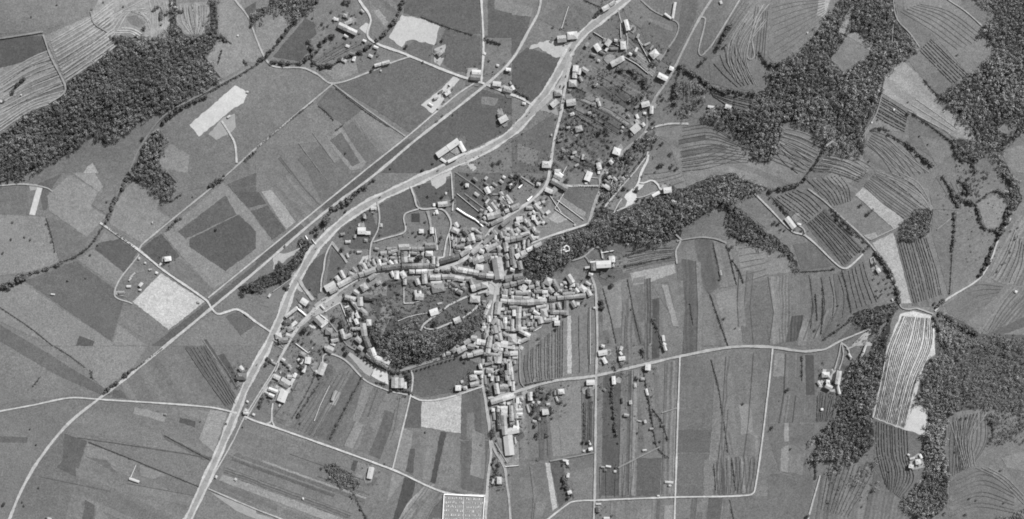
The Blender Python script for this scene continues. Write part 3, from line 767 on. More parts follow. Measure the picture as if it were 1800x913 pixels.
# ------------------------------------------------------------------ roads
HWY = '325 925 333 909 376 815.5 409.7 735.6 432.8 679 452.5 639.7 464.4 620 480 588 495.8 553 511.5 511.7 532.6 473.6 551 442 570 420 590 400 620 376 663 350.6 726.5 320.6 763 304 816 280 860 259 900 233 925 208 943 183 960 162 976.6 136 988 116 997 98 1008 80 1026.6 58 1056.6 33 1100 0 1130 -22'
ROADS = """
s|16|172|%s
s|8.2|142|%s
s|9|150|903 226 935 200 960 178 985 150 996 120 1003 100
s|5|165|1003 110 995 143 986.6 196.5 975 243 967 293 963 316.8 957.7 328.6 942 345.7 918 364 892 380 865.7 400 851 422 835 437 824.5 450 806 461.5 786 468 772 472 753.6 474.6 705 473 680 477 661 481 632 490 598 510 582.5 524 561.5 538 538 559 519 583 488 638
s|2.2|165|487 638 482 650 461 683 427.5 738 410 775 370 845
s|2.2|160|491 638 486 650 465 683 431.5 738
s|4.5|160|774 472 792 474 803 479 838 486 851 491 865 497 873 505
s|5|158|873 503 871 515 866.6 546 861 570 856 593.6 851 622 850.6 638 850 653 848.6 675 852.6 699 856.5 725 859 740 861.8 774 863 799 858 838.6 855.5 875 853 925
s|4|150|862 770 871 795 881.5 811 888 825 890.7 851 894 870 898 925
s|3.5|152|869 404 880 420 886 438 889 455 890 470 885 490 876 504
s|3|150|878 503 906 493 921 486
s|4|150|876 530 896 538 919 539 943 538.5 964 534 985 530 1003.5 527 1030 522
s|3.5|165|934 428 940 425 976 412 1011 401 1033 394
s|5|138|1033 397 1043 365 1054.5 332.6 1055 313 1062 301 1085 280 1100 263 1133 233 1140 200 1153 170
s|4|150|1153 170 1176.5 136.6 1196.5 96.6 1216.5 56.6 1233 26.6 1250 0 1262 -20
s|3.5|165|970 317 985 325 1000 327 1030 327 1052 327
s|2.6|150|1232 30 1240 33 1228 90 1232 98 1240 92 1253 76.6 1300 0 1312 -20
s|2.2|140|1343 7 1330 30 1320 60 1315 85 1315 103 1322 104 1326 98 1323 70 1335 30 1351 8
s|2.5|140|1126.5 0 1150 20 1180 34 1192 42 1190 60 1176 83 1160 107
s|2.2|150|1086.5 17 1091 35 1103 66.6 1100 93
s|3.2|165|1133 234 1150 224 1176.5 218 1210 218
s|3|155|413 0 436 30 450 66 465 100 480 116.6 533 120 556.6 130 585 147 650 126.6 690 110 720 100
s|4|175|628 -15 631.5 0 651.5 33 646.5 63 663 77 706.5 93 723 100 800 131 850 147 900 167 915 172 938 187
s|3.6|175|845 -20 850 83 846 146
s|4.4|166|953 -20 947 20 931.6 50 900 105 853 150 726.5 250 663 304 566.6 377 450 477 373 541
s|4.8|166|373 541 286.5 612 200 682 173 702 116.6 749 66.6 812 36.6 865.5 12 925
s|2.6|166|833 147 803 167 716.5 240 636.5 304 450 455.6 366 524
s|3.6|178|176.5 392 243 439 290 477 363 528 373 543 383 552 400 548 416 544 432 552 450 566 476.6 584
s|2.8|155|245 439 250 430 376 327 403 304 450 261.5 585 148
s|2.4|140|585 147 636.5 186.5 713 240
s|2.4|160|245 447 201.5 515.5 233 534
s|3.6|172|390 213 404 235 413 253 416.5 286.5
s|2.4|160|-20 328 0 326.6 43 324 83 330.6 93 337
s|2.8|172|-20 727 0 723 60 712 123 699.6 173 702 366.6 715.6 416.6 726
s|3.2|178|430 732 450 740.6 483 751 690 825.5 783 866 853 871
s|2.8|170|483 751 479 740 478 725 480 709
s|2.6|160|468 745 476 742 478 728
s|2.8|170|690 825.5 721.5 697 726 665 723 651
s|3|170|721.5 696 743 704 783 700 850 679
s|2.8|165|567 640 570 624 585 623 610 635.6 643 669 683 687
s|2.8|160|690 689 716.5 694
s|4.5|145|703 652 733 643 783 628 820 620 846.5 615.6
s|2.4|160|366.5 859 450 895 486.6 909 500 915
s|4.6|158|858 700 880 696 900 690.6 970 670.6 1046.6 660.6 1133 640.6 1193 627 1283 610.6 1350 610 1413 618 1435 616
s|4|155|1036.6 480.5 1043 495 1047 510 1050 604 1048 655 1046.6 775.6 1045 879 1043 930
s|3|172|1195 627 1190 775.6 1185 930
s|2.8|172|950 925 963 913 990 892 1006.6 882 1045 879.5 1186.5 874 1316 870.5 1326.5 862 1350 689 1358 613
s|2.8|165|1420 915 1423 902 1441.6 835.5
s|3|168|1435 616 1450 614 1465 606 1480 598 1500 590 1528 578
s|2.2|158|1478 604 1474 625 1467 650
s|2.2|158|1480 602 1482 625 1475 650
s|2.6|160|1478 602 1490 612 1495 632
s|2.6|160|1488 614 1505 606 1520 590
s|2.8|168|1326.5 340.6 1350 364 1393 407 1416.6 415 1473 467 1484 472 1493 469 1516.6 447
s|2.2|160|1400 395 1412 402 1416 414
s|2.4|150|1420 332 1443 349 1460 364 1533 434 1566 487 1580 517 1583 539 1597 544 1610 542 1640 552
s|2.8|165|1643 547 1663 527 1720 490.6 1740 460.6 1756.5 417 1776.5 384
s|2|140|1530 422 1583 397
s|1.8|135|1570 -20 1570 0 1576.5 33 1600 60 1616 83
s|1.8|130|1570 42 1567 83
s|2|150|1655 -10 1666.5 0 1696.5 20 1725 45
s|1.8|130|1550 166 1540 200 1516 240
s|2.8|160|1468 245 1450 258
s|2.2|150|1533 467 1530 455 1535 452 1540 470 1548 478
u3|30|178|1060 -60 1050 10 990 130 960 200 930 310 860 430
u3|18|160|1060 -100 1030 -20 1000 10 880 170 640 440 470 650
u3|24|172|930 310 1000 320 1110 285 1190 340 1220 400 1290 410
u3|18|165|640 690 760 640 880 580
u3|14|165|600 720 660 600 710 530
u3|12|150|900 520 1000 500 1150 440
u3|10|150|300 245 400 255
c1|8|150|890 360 880 380 865 410 870 480
c1|8|140|870 360 950 345 1010 340 1080 350 1130 370
c1|8|160|865 325 895 355
t3|22|152|960 445 1110 390 1270 265 1330 280 1350 340 1380 420
t3|16|150|1120 380 1160 420 1185 470
t3|16|150|1260 260 1250 200 1235 175
t1|20|165|800 190 745 280 700 400 680 560 650 700 640 860
t1|40|158|350 700 400 790 470 880 540 970
t1|34|150|790 200 850 280 930 380 990 470
t1|12|150|0 860 130 770 240 690
b1|8|160|640 150 652 220 650 270 640 310 610 370 600 450
b1|9|165|815 70 835 120 860 185 960 188 1000 205 1030 270 1005 360 990 450
b1|7.5|162|860 190 790 215 780 240 790 300 770 320 700 340 620 365
b1|8|165|1030 0 1040 150 1037 200
b1|14|140|905 200 920 260 925 320
b1|8|140|940 330 955 410
t5|26|158|450 465 500 380 640 270 830 130 1100 0 1180 -20 1350 -70
t5|24|158|500 420 560 445 660 440 800 385 900 350
t5|22|158|1010 300 1100 240 1250 110
t4|16|140|740 330 860 480 1000 660 1180 760
t4|16|140|0 590 80 630 150 690 
t4|10|150|900 90 1000 320 1020 400
u6|16|140|865 -200 865 0 875 380 935 470
u6|16|150|20 560 190 490 360 430
u2|14|150|880 230 1000 310 1060 350
u2|14|150|500 470 620 480 700 580 760 690
u2|8|135|0 170 300 380 480 550
u2|10|135|130 460 380 650
a0|9|135|0 205 230 168
a0|9|150|230 185 270 300 345 450 340 490 260 545
a0|9|122|1340 345 1100 480 870 610 740 780 680 913
a0|7|130|480 60 500 125 570 170
a1|8|118|680 0 600 150 560 260
c2|7|130|200 605 440 560
c2|7|130|560 640 640 600 780 530
c2|6|130|790 350 870 325
u7|14|145|540 290 620 430 700 560
u7|12|150|670 610 860 595
d1|5|125|890 300 940 260 1000 210
""" % (HWY, HWY)
for j, ln in enumerate(ROADS.strip().splitlines()):
    tile, wd, tone, pts = ln.split('|'); wd, tone = float(wd)/TILES[tile][2], float(tone)
    L = smooth_line(S(tile, pts), 3.0)
    V, F = ribbon_arrays(L, wd, RO+.012*(j if j > 1 else j*25), .07 if wd > 6 else .12)
    nm = 'highway_verge' if j == 0 else 'highway' if j == 1 else 'road' if wd > 3.8 else 'track'
    o = mesh_obj(nm, V, F, M_ROAD); setp(o, tone)
    c = L[len(L)//2]; reg(o, c[0], c[1], ('wide' if wd > 6 else 'narrow' if wd < 3 else 'pale')+' gravel' if j != 1 else 'grey asphalt', nm.replace('_', ' '), nm.replace('_', ' '), None, 'structure')

# pale terrace strips drawn between two guide curves
def interp(A, B, n, i0=0.0, i1=1.0, npt=40):
    def rs(L):
        L = smooth_line(L, 3.0); d = np.r_[0, np.cumsum(np.linalg.norm(np.diff(L, axis=0), axis=1))]; t = np.linspace(0, d[-1], npt)
        return np.stack([np.interp(t, d, L[:,0]), np.interp(t, d, L[:,1])], 1)
    A, B = rs(A), rs(B); out = []
    for t in np.linspace(i0, i1, n):
        s = t+random.uniform(-.25, .25)/max(n, 2)
        out.append(A*(1-s)+B*s)
    return out
STRIPS = [('d0','80 700 160 720 290 780','10 840 80 870 190 913',8,1.0,84),('d0','320 800 440 825 545 880','255 890 360 913 470 950',6,1.0,82),
          ('d0','560 690 700 760 830 913','520 760 600 830 680 950',7,1.0,86),('d1','560 5 700 90 850 195','505 70 600 160 715 240',9,.9,86),
          ('d1','880 20 930 100 990 190','1000 60 1020 120 1020 190',4,.8,90),('c0','900 670 1040 655 1150 720','900 890 1050 870 1250 860',11,.9,86),
          ('c0','1100 250 1150 180 1265 20','1060 250 1120 130 1200 0',5,.9,84),('c0','1290 30 1270 150 1250 300','1351 60 1340 200 1330 330',6,.9,84),
          ('c0','870 200 940 80 990 20','820 330 900 230 960 100',4,.8,88),('d0','20 40 150 10 300 0','40 300 160 220 300 90',9,.8,92),
          ('d0','700 60 850 150 1000 260','800 20 960 60 1150 200',7,.8,92),('d1','970 240 1080 190 1100 170','990 600 1060 540 1150 480',8,.7,92),
          ('d1','1000 640 1100 590 1240 600','1030 780 1100 720 1200 660',5,.8,90),('d2','1000 700 1150 650 1300 740','960 900 1100 850 1300 880',8,.8,90),
          ('d2','980 370 960 500 960 690','1160 340 1160 500 1080 630',11,.8,88),('c1','700 10 800 0 880 -20','760 90 850 60 910 40',4,.9,84),
          ('c1','620 430 740 405 860 390','600 520 740 480 860 460',6,.9,84),('c1','1190 400 1260 390 1320 390','1220 570 1290 550 1351 530',6,.7,92),('a0','265 215 480 90 600 0','345 430 480 340 610 245',13,2.4,150),
          ('a0','0 415 150 320 265 270','0 600 160 520 345 450',8,2.2,152),
          ('a0','0 640 170 535 345 480','0 690 160 585 260 550',4,2.2,155),
          ('a0','500 125 640 60 760 0','620 170 700 60 790 110 800 200',6,1.8,145),
          ('a0','640 150 700 155 770 195','600 175 690 175 740 205',3,1.8,160),
          ('a0','950 30 965 120 1010 180','1095 20 1090 110 1060 185',8,1.8,140),
          ('a0','790 0 810 100 805 200','880 10 890 100 875 190',5,1.6,138),
          ('c0','1250 60 1150 220 1140 320 1180 430','1345 110 1250 240 1240 330 1290 450',8,1.4,135),
          ('d0','90 680 180 700 290 750','60 780 140 830 220 880',6,1.6,135),
          ('d0','330 800 440 830 530 900','270 860 380 890 470 930',4,1.8,138),
          ('d0','540 760 620 840 700 913','620 720 740 830 850 913',4,1.5,132),
          ('d0','780 520 880 590 1000 680','740 580 850 640 960 700',3,1.8,150),
          ('d1','560 0 700 60 820 140 860 200','700 0 800 60 870 190',4,1.5,130),
          ('d2','960 400 1000 520 1040 650','1150 350 1080 480 1090 630',7,1.6,128),
          ('d2','1100 640 1220 700 1351 830','1160 640 1250 690 1351 790',3,1.6,128)]
for j, (tl, a, b, n, wd, tone) in enumerate(STRIPS):
    VV, FF, b0 = [], [], 0
    tone += 6 if tone < 100 else 0
    for L in interp(S(tl, a), S(tl, b), n):
        V, F = ribbon_arrays(L, wd, RO-.05+.001*j, .35); VV.append(V); FF.append(F+b0); b0 += len(V)
    o = mesh_obj('terrace_strips', np.concatenate(VV), np.concatenate(FF), M_ROAD); setp(o, tone)
    c = np.mean(S(tl, a+' '+b), 0); reg(o, c[0], c[1], 'pale contour', 'terrace strips', 'terrace', None, 'structure')

# ------------------------------------------------------------------ woods
WOODS = [
 ('big left wood','a0','350 440 500 330 620 240 590 205 620 180 680 195 830 200 850 150 890 180 890 0 930 0 930 130 990 190 1090 180 1105 0 1140 0 1150 210 1080 300 1170 420 900 600 780 620 620 720 560 760 440 700 430 750 330 830 180 900 110 950 0 965 -150 965 -150 760 0 710 160 590 260 560 340 490',5.0,.88),
 ('lower left copse','s','258 240 277 228 297 250 277 283 296 306 313 324 297 354 270 340 253 322 230 314 235 300 243 275',5.0,1.0),
 ('top meadow copse','s','486 -30 570 -30 560 0 517 37 500 17 450 37 437 48 440 22 470 12',4.6,.95),
 ('poplar belt','s','417 507 450 492 462 484 480 478 500 466 522 450 528 437 526 427 540 424 553 431 547 445 532 462 522 474 513 475 510 490 492 498 480 502 450 514 427 520',4.6,.75),
 ('wood around the ridge ruin','c1','50 460 150 390 250 310 410 275 430 380 380 430 300 470 240 510 200 540 120 580 60 500',5.0,.95),
 ('long ridge wood','c1','430 380 440 300 410 270 480 180 550 210 640 170 760 120 860 90 960 60 1080 10 1180 0 1270 50 1351 70 1340 95 1290 105 1200 130 1130 160 1000 230 900 290 890 340 800 380 740 390 640 370 540 370 480 400',5.6,1.0),
 ('hillside scrub below the ridge','s','1276 361 1300 367 1350 410 1370 421 1387 437 1407 474 1403 480 1383 451 1350 434 1313 427 1283 417 1277 397',4.0,1.0),
 ('big upper wood','d0','-450 430 -350 480 -250 480 -160 500 -60 490 0 470 30 340 130 300 200 230 310 90 380 0 380 -60 480 -60 445 60 380 170 420 190 330 310 400 390 560 270 470 170 430 180 450 60 480 -60 655 -60 680 110 780 230 790 290 700 310 620 400 600 500 560 600 510 680 510 740 500 820 390 830 310 790 280 730 210 690 150 640 80 660 50 810 0 850 -60 840 -120 770 -190 720 -210 680 -300 620 -330 590 -250 560 -80 590 -60 510',5.4,1.1),
 ('right edge wood','d0','1110 -60 1110 0 1200 80 1120 150 1200 270 1120 370 1030 420 900 520 1000 580 1050 640 1110 750 1230 810 1280 740 1500 640 1500 -60',5.6,1.2),
 ('stream wood on the right','d0','960 720 1050 750 1150 830 1080 860 1000 790',4.6,1.1),
 ('stream side wood right of the pasture','s','1740 267 1763 283 1778 304 1790 320 1797 350 1783 372 1765 345 1778 320 1762 300',4.6,1.1),
 ('small square copse','d1','700 280 800 190 870 190 850 320 790 350 710 350',3.8,1.0),
 ('thicket above the white vineyard','d1','450 740 560 710 690 680 690 720 620 790 560 850 480 810 440 780',4.0,.95),
 ('gully wood left of the white vineyard','d2','480 40 530 60 600 -60 640 -160 660 -160 625 0 600 180 550 360 560 500 520 560 460 620 350 580 200 620 240 580 290 430 350 400 390 260 430 100',4.8,.95),
 ('loose hillside wood at the right edge','d2','900 -120 1000 -60 1100 0 1351 -30 1500 -60 1500 380 1220 350 1170 330 1100 320 1000 340 1020 260 1000 150 960 60 900 20',3.8,.98,.6),
 ('wood right of the white vineyard','d2','885 50 900 10 960 50 1000 150 1020 260 1000 340 950 380 930 560 960 680 940 850 890 890 860 913 780 880 700 830 750 770 820 700 850 640 830 560 830 480 850 330 790 290 810 180 830 90',4.4,1.35),
 ('loose slope wood at the right edge','d2','1170 340 1330 390 1500 400 1500 500 1250 520 1180 500',4.0,1.0,.55),
 ('bottom right corner wood','d2','1130 960 1250 890 1500 840 1500 960',5.0,1.1),
 ('castle hill wood','s','650 572 668 577 690 590 715 580 735 584 760 580 772 572 790 566 803 556 822 556 838 540 850 535 852 560 838 580 826 594 800 612 770 622 740 636 705 648 692 640 676 622 662 606 650 592',4.8,.85),
 ('loose grove on the west slope of the castle hill','t5','-200 130 0 60 200 260 460 290 470 470 760 470 700 620 400 720 150 640 0 500 -200 400',4.2,1.25,.3),
 ('loose grove on top of the castle hill','t5','560 420 620 330 800 200 1000 90 1120 70 1250 90 1150 190 980 270 800 360 640 420',3.8,1.0,.2),
 ('loose grove beside the hillside terraces','s','1062 330 1085 300 1110 270 1135 240 1160 240 1150 275 1130 290 1110 300 1085 350 1050 390 1042 385',4.8,1.1,.4),
 ('loose orchard under the highway bend','s','985 200 1010 190 1060 230 1060 250 1040 275 1000 290 978 270 980 230',4.6,1.0,.28),
 ('loose orchard above the lane','s','1030 120 1090 118 1130 135 1145 165 1120 180 1060 165 1040 150',4.4,1.0,.25),
 ('loose grove beside the upper cottage','s','1180 150 1200 140 1210 165 1225 170 1290 190 1250 215 1200 220 1185 190',4.8,1.0,.4),
 ('loose scrub right of the white vineyard','s','1648 560 1670 550 1720 590 1800 592 1800 615 1660 612 1648 590',4.4,1.3,.6),
 ('loose scrub on the lower right slope','s','1420 770 1470 760 1550 800 1545 870 1500 850 1440 830',4.4,1.1,.3),
 ('dark thicket in the southern meadow','b2','360 620 430 630 520 690 550 730 500 750 430 740 390 700',3.0,.9),
]
CLEAR = [S('d0','1220 690 1260 640 1310 660 1290 710'), S('t3','800 270 880 230 930 270 910 330 850 360 810 330'),
         S('d0','420 190 560 250 400 390 320 310'), S('d1','640 740 690 740 600 913 560 913'), S('t5','860 340 980 280 1000 340 880 400'),S('u3','1270 380 1380 380 1380 450 1100 510 1100 440')]
def relax(poly, s):
    xs = [p[0] for p in poly]; ys = [p[1] for p in poly]
    gx = np.arange(min(xs), max(xs), s); gy = np.arange(min(ys), max(ys), s*.87)
    X, Y = np.meshgrid(gx, gy); X[1::2] += s/2
    X = X.ravel()+rng.uniform(-.42, .42, X.size)*s; Y = Y.ravel()+rng.uniform(-.42, .42, Y.size)*s
    wob = 3.2*np.sin(X/7.1+Y/5.3)+2.4*np.sin(X/3.7-Y/4.9+1)+rng.normal(0, 1.3, X.size); wob2 = 3.2*np.sin(Y/6.3-X/8.7+2)+2.0*np.sin(Y/3.1+X/4.4)
    k = inpoly(X+wob, Y+wob2, poly)
    for c in CLEAR: k &= ~inpoly(X, Y, c)
    k &= (X > -60) & (X < 1860) & (Y > -50) & (Y < 965)
    X, Y = X[k], Y[k]
    q = STRN[(STRN[:,0] > X.min()-9) & (STRN[:,0] < X.max()+9) & (STRN[:,1] > Y.min()-9) & (STRN[:,1] < Y.max()+9)] if len(X) else STRN[:0]
    if len(q):
        kk = np.array([(np.hypot(q[:,0]-a, q[:,1]-b) > q[:,2]+2.2).all() for a, b in zip(X, Y)]); X, Y = X[kk], Y[kk]
    return X, Y
STRN = []
for ln in ROADS.strip().splitlines():
    tl, wd, tn_, pts = ln.split('|'); L = smooth_line(S(tl, pts), 3.0); STRN.append(np.c_[L, np.full(len(L), float(wd)/TILES[tl][2]/2)])
STRN = np.concatenate(STRN)
FLO = .07
for name, tl, pts, sp, tint, *thin in WOODS:
    pl = S(tl, pts)
    fl = [(min(max(x, -60), 1860), min(max(y, -55), 965)) for x, y in pl]
    if not thin:
        o = sheet('wood_floor', fl, FLO, M_EARTH, 2.0); FLO += .003; setp(o, 58)
        c = np.mean(fl, 0); reg(o, c[0], c[1], 'dark leaf litter', 'wood floor', 'ground', None, 'structure')
    x, y = relax(pl, sp*.79)
    if name.startswith('hillside scrub'): thin = [.8]
    if thin: kk = rng.uniform(0, 1, len(x))*.6+.4*(.5+.5*np.sin(x/9.0+y/7.0)) < thin[0]; x, y = x[kk], y[kk]
    big = np.clip(np.exp(rng.normal(-.08, .3, len(x))), .5, 1.75)*(1+.28*np.sin(x/23+y/31)*np.sin(x/41-y/17))
    wx, wy = P(x, y, 6); n = len(x); r = sp*.57*big
    H = sp*1.3*big*rng.uniform(.85, 1.15, n)
    C0 = np.stack([wx, wy, hgt(wx, wy)+H*.75], 1); R0 = np.stack([r, r, H*.5], 1)
    # each crown: a main dome plus three side lobes
    Cs, Rs, own = [C0], [R0*np.array([.8, .8, 1])], [np.arange(n)]
    for q in range(2):
        a = rng.uniform(0, 6.283, n); d = r*rng.uniform(.45, .75, n)
        Cs.append(C0+np.stack([np.cos(a)*d, np.sin(a)*d, rng.uniform(-.25, .1, n)*H], 1)); Rs.append(R0*rng.uniform(.4, .6, (n, 1))); own.append(np.arange(n))
    C, R, own = np.concatenate(Cs), np.concatenate(Rs), np.concatenate(own)
    V, F = leaf_quads(C, R, 17, 1.1)
    o = mesh_obj('wood', V, F, M_LEAFW)
    tn = tint*rng.uniform(.66, 1.36, n)*(1+.2*np.sin(x/37+1)*np.sin(y/29))
    tv = np.repeat(tn[own], 17*4)*np.repeat(rng.uniform(.88, 1.14, len(C)*17), 4)
    at = o.data.attributes.new('tint', 'FLOAT', 'POINT'); at.data.foreach_set('value', tv.astype(np.float32))
    o['kind'] = 'stuff'; o['label'] = ('' if name.startswith('loose') else 'dense ')+'broadleaf trees forming the '+name; o['category'] = 'wood'
# ------------------------------------------------------------------ hedges
def foliage_along(L, wd, h, dens=1.0, gap=0.0):
    d = np.r_[0, np.cumsum(np.linalg.norm(np.diff(L, axis=0), axis=1))]; n = max(2, int(d[-1]/(wd*.55)*dens))
    t = np.sort(rng.uniform(0, d[-1], n)); x = np.interp(t, d, L[:,0]); y = np.interp(t, d, L[:,1])
    thin = np.ones(n)
    if gap: thin = np.where((np.sin(t/9.0+rng.uniform(0, 6))+rng.uniform(-1, 1, n)) > (gap*2.4-1), 1, .6)
    x = x+rng.normal(0, wd*.16, n); y = y+rng.normal(0, wd*.16, n)
    X, Y = P(x, y); r = wd*.5*rng.uniform(.6, 1.25, n)*thin; hh = h*thin*rng.uniform(.6, 1.2, n)
    C = np.stack([X, Y, hgt(X, Y)+hh*.5], 1); R = np.stack([r, r, hh*.55], 1)
    nb_ = max(3, int(d[-1]/(wd*.3))); tb = np.linspace(0, d[-1], nb_); Xb, Yb = P(np.interp(tb, d, L[:,0]), np.interp(tb, d, L[:,1]))
    C = np.concatenate([C, np.stack([Xb, Yb, hgt(Xb, Yb)+.7], 1)]); R = np.concatenate([R, np.tile([[wd*(.24 if gap < .15 else .15), wd*(.24 if gap < .15 else .15), .7]], (nb_, 1))])
    return C, R
HEDGES = """
b0|6|330 0 200 120 130 210 60 290 0 340|.1
b0|7|80 325 160 335 240 330 275 300|0
b0|7|275 300 330 350 400 345 450 320 530 290 610 240|.15
b0|7|640 215 690 170 740 100 780 0|.1
b0|3|870 90 1000 140 1140 185|.1
b0|7|290 230 300 290 350 230 400 180|.1
b0|3|300 540 200 620 100 700 0 785|.4
b0|3|330 560 380 600 410 635|.3
b0|2.4|420 465 560 575 700 670|.3
b0|3|460 660 420 690|.2
b0|3|600 380 680 340|.5
b0|5|1205 205 1290 235|.2
d1|7|555 400 610 470 650 550 680 620 690 690|0
d1|5|330 185 430 285 500 350 540 390|.3
d1|6|920 20 960 90 1000 180|.1
d1|6|985 210 980 320 970 420|.05
d1|3|970 430 965 530 958 640|.2
d1|6|1090 160 1115 240 1145 295 1210 300|0
d1|9|1250 0 1300 90 1270 200 1230 310 1180 400|.1
d1|7|1180 400 1150 480 1115 545|.1
d1|5|1100 155 1200 95 1260 130|.1
d1|8|1000 40 1060 90 1000 120 1080 160|.2
d1|2.6|170 522 260 518 350 510|.2
d1|3|390 515 415 610 440 740|.1
d1|5|20 130 90 200 150 270|.35
d1|5|340 220 400 290 450 330|.4
d1|4|430 780 380 820 290 880|.1
d1|3|290 600 290 700 280 850|.4
d1|3|250 640 260 780|.5
d1|6|880 710 930 670|0
d1|8|900 740 1000 800 1100 850|.2
d1|7|870 760 900 820 950 913|.3
d1|5|655 745 610 830 560 913|.3
d1|7|210 0 180 45 100 75 0 100|.1
d0|5|300 770 260 850 210 913|.05
d0|4|820 420 860 470 905 510|.05
d0|4|760 600 850 660 970 750|.1
d0|7|635 705 700 745 760 780 860 880|.25
d0|5|540 690 570 675 640 690|.2
d0|6|970 750 1000 830 1080 870 1090 913|.2
d0|8|0 340 60 360 60 420|.3
a1|4|550 275 480 380 400 440 340 465|.15
a1|6|340 465 250 505 160 530|.1
a1|11|160 535 100 560 50 590 0 610|0
a1|7|690 0 650 80 600 170 570 250|.15
a1|3|570 290 650 345 720 400|.2
a1|5|850 130 900 150 960 110|.3
a1|3|245 240 280 360 290 420|.5
a1|2.2|0 710 150 810 280 913|.1
a1|5|880 300 960 235|.6
a1|7|1200 10 1100 80|.5
a0|6|1160 190 1220 230|.05
a0|5|1285 315 1300 340|0
a0|4|1351 345 1250 405 1100 490|.1
a0|7|1090 510 1000 550 900 610 850 660|.2
a0|6|800 60 845 40 850 100|.35
a0|4|1150 340 1170 270|.4
a0|6|50 490 130 415|.5
a0|5|1300 840 1351 800|.1
c0|7|880 350 940 380 1000 420 1080 470 1200 485 1280 500|0
c0|6|1351 350 1300 275|.05
c0|7|870 400 860 500 860 560|.3
c0|6|470 50 440 90|.2
c0|3|430 180 560 240|.3
c0|3|330 460 390 490|.2
c0|5|20 480 90 520|.3
c0|3|380 0 470 40|.3
c0|6|560 370 620 375 700 410 700 470|.25
c0|7|1080 250 1120 180 1160 130|.35
c0|3|290 580 370 630 450 680|.2
c0|3|330 850 440 890|.3
c0|7|500 850 590 830 640 780 720 720|.3
c1|7|1130 170 1200 200 1290 270 1351 330|.1
c1|8|20 0 60 60|.2
c1|4|420 260 480 170 560 90|.3
c1|4|590 440 740 390|.2
c1|3|590 495 740 465 860 440|.3
c1|2.4|480 610 520 760 550 900|.1
c1|2.4|610 560 640 720 680 900|.25
c1|3|1060 370 1090 500 1100 560|.3
c1|3|1130 380 1160 490 1185 590|.15
c1|3|1160 460 1200 520 1220 580|.2
c1|3|1045 640 1090 770 1140 913|.3
c1|2.4|940 700 955 800|.4
c1|5|740 770 770 830 790 913|.3
c1|2.2|310 70 380 72 455 75|.05
c2|6|530 200 535 330 550 470|.25
c2|4|690 110 720 280 760 520|.15
c2|4|740 330 790 400 820 490|.3
c2|4|760 520 790 560 830 590|.4
c2|5|540 160 545 100|.4
c2|6|690 10 690 60|.2
c2|3|550 0 570 100|.2
c2|3|1050 70 1090 220 1110 360|.55
c2|3|1120 400 1140 560|.35
c2|3|1160 590 1180 760|.25
c2|3|1065 620 1075 760|.4
c2|3|1150 810 1170 913|.4
c2|3|60 205 130 190 220 175|.2
c2|7|120 330 130 230 170 220|.3
c2|6|270 680 290 740 300 800|.2
c2|4|260 600 300 640|.2
c2|4|380 300 385 500|.3
a2|2.4|290 0 370 50 450 110|.05
a2|4|475 125 490 170|.2
a2|7|555 240 630 185 700 120|.05
a2|3|700 130 780 70 860 10|.1
a2|3|215 160 175 210|.1
a2|1.8|470 505 720 605 1050 740|.3
a2|1.8|870 470 1110 600|.3
b1|8|350 255 400 200 460 160 510 130|.1
b1|4|510 130 570 80 620 35|.4
b1|7|300 310 340 280 390 240|.4
b1|8|600 810 620 870 650 913|.1
b2|4|560 160 480 310 390 490|.15
b2|4|340 190 290 260 220 370|.3
b2|3|310 160 250 280 190 380|.45
b2|5|500 760 530 800 555 860|.3
b2|6|555 860 590 913|.1
b2|4|1240 620 1270 680|.2
b2|4|630 190 690 200|.2
b2|4|1060 230 1120 220 1190 190|.4
b2|4|700 40 700 130|.1
b2|4|20 330 40 270|.2
d2|5|30 420 0 450|.3
d2|4|180 50 180 180|.5
d2|5|270 470 250 600 250 700|.35
d2|4|820 480 830 600 870 640|.2
d2|4|1180 350 1185 480|.15
d2|8|860 640 900 620 930 700|.2
u1|6|0 650 120 560 200 440 300 380|.3
u5|5|740 500 900 520 960 570|.2
u5|5|640 240 720 270 880 260|.1
u5|6|860 300 920 330 900 460|.2
u6|12|620 230 630 370|.15
u6|7|440 440 470 560|.3
t6|8|1340 60 1360 180|.2
t5|9|480 500 560 520|.2
t5|8|30 480 10 620|.3
"""
hk = 0
for ln in HEDGES.strip().splitlines():
    tl, wd, pts, gap = ln.split('|'); wd = float(wd)
    L = smooth_line(S(tl, pts), 3.0); C, R = foliage_along(L, wd, wd*.8+.6, 1.25, float(gap)*.6)
    V, F = leaf_quads(C, R, max(10, int(6*wd)), .75+.09*wd)
    o = mesh_obj('hedgerow', V, F, M_LEAF); c = L[len(L)//2]
    reg(o, c[0], c[1], ('thick' if wd > 5.5 else 'thin')+' dark'+(' broken' if float(gap) > .25 else ''), 'hedgerow', 'hedge', 'hedgerows between the fields')

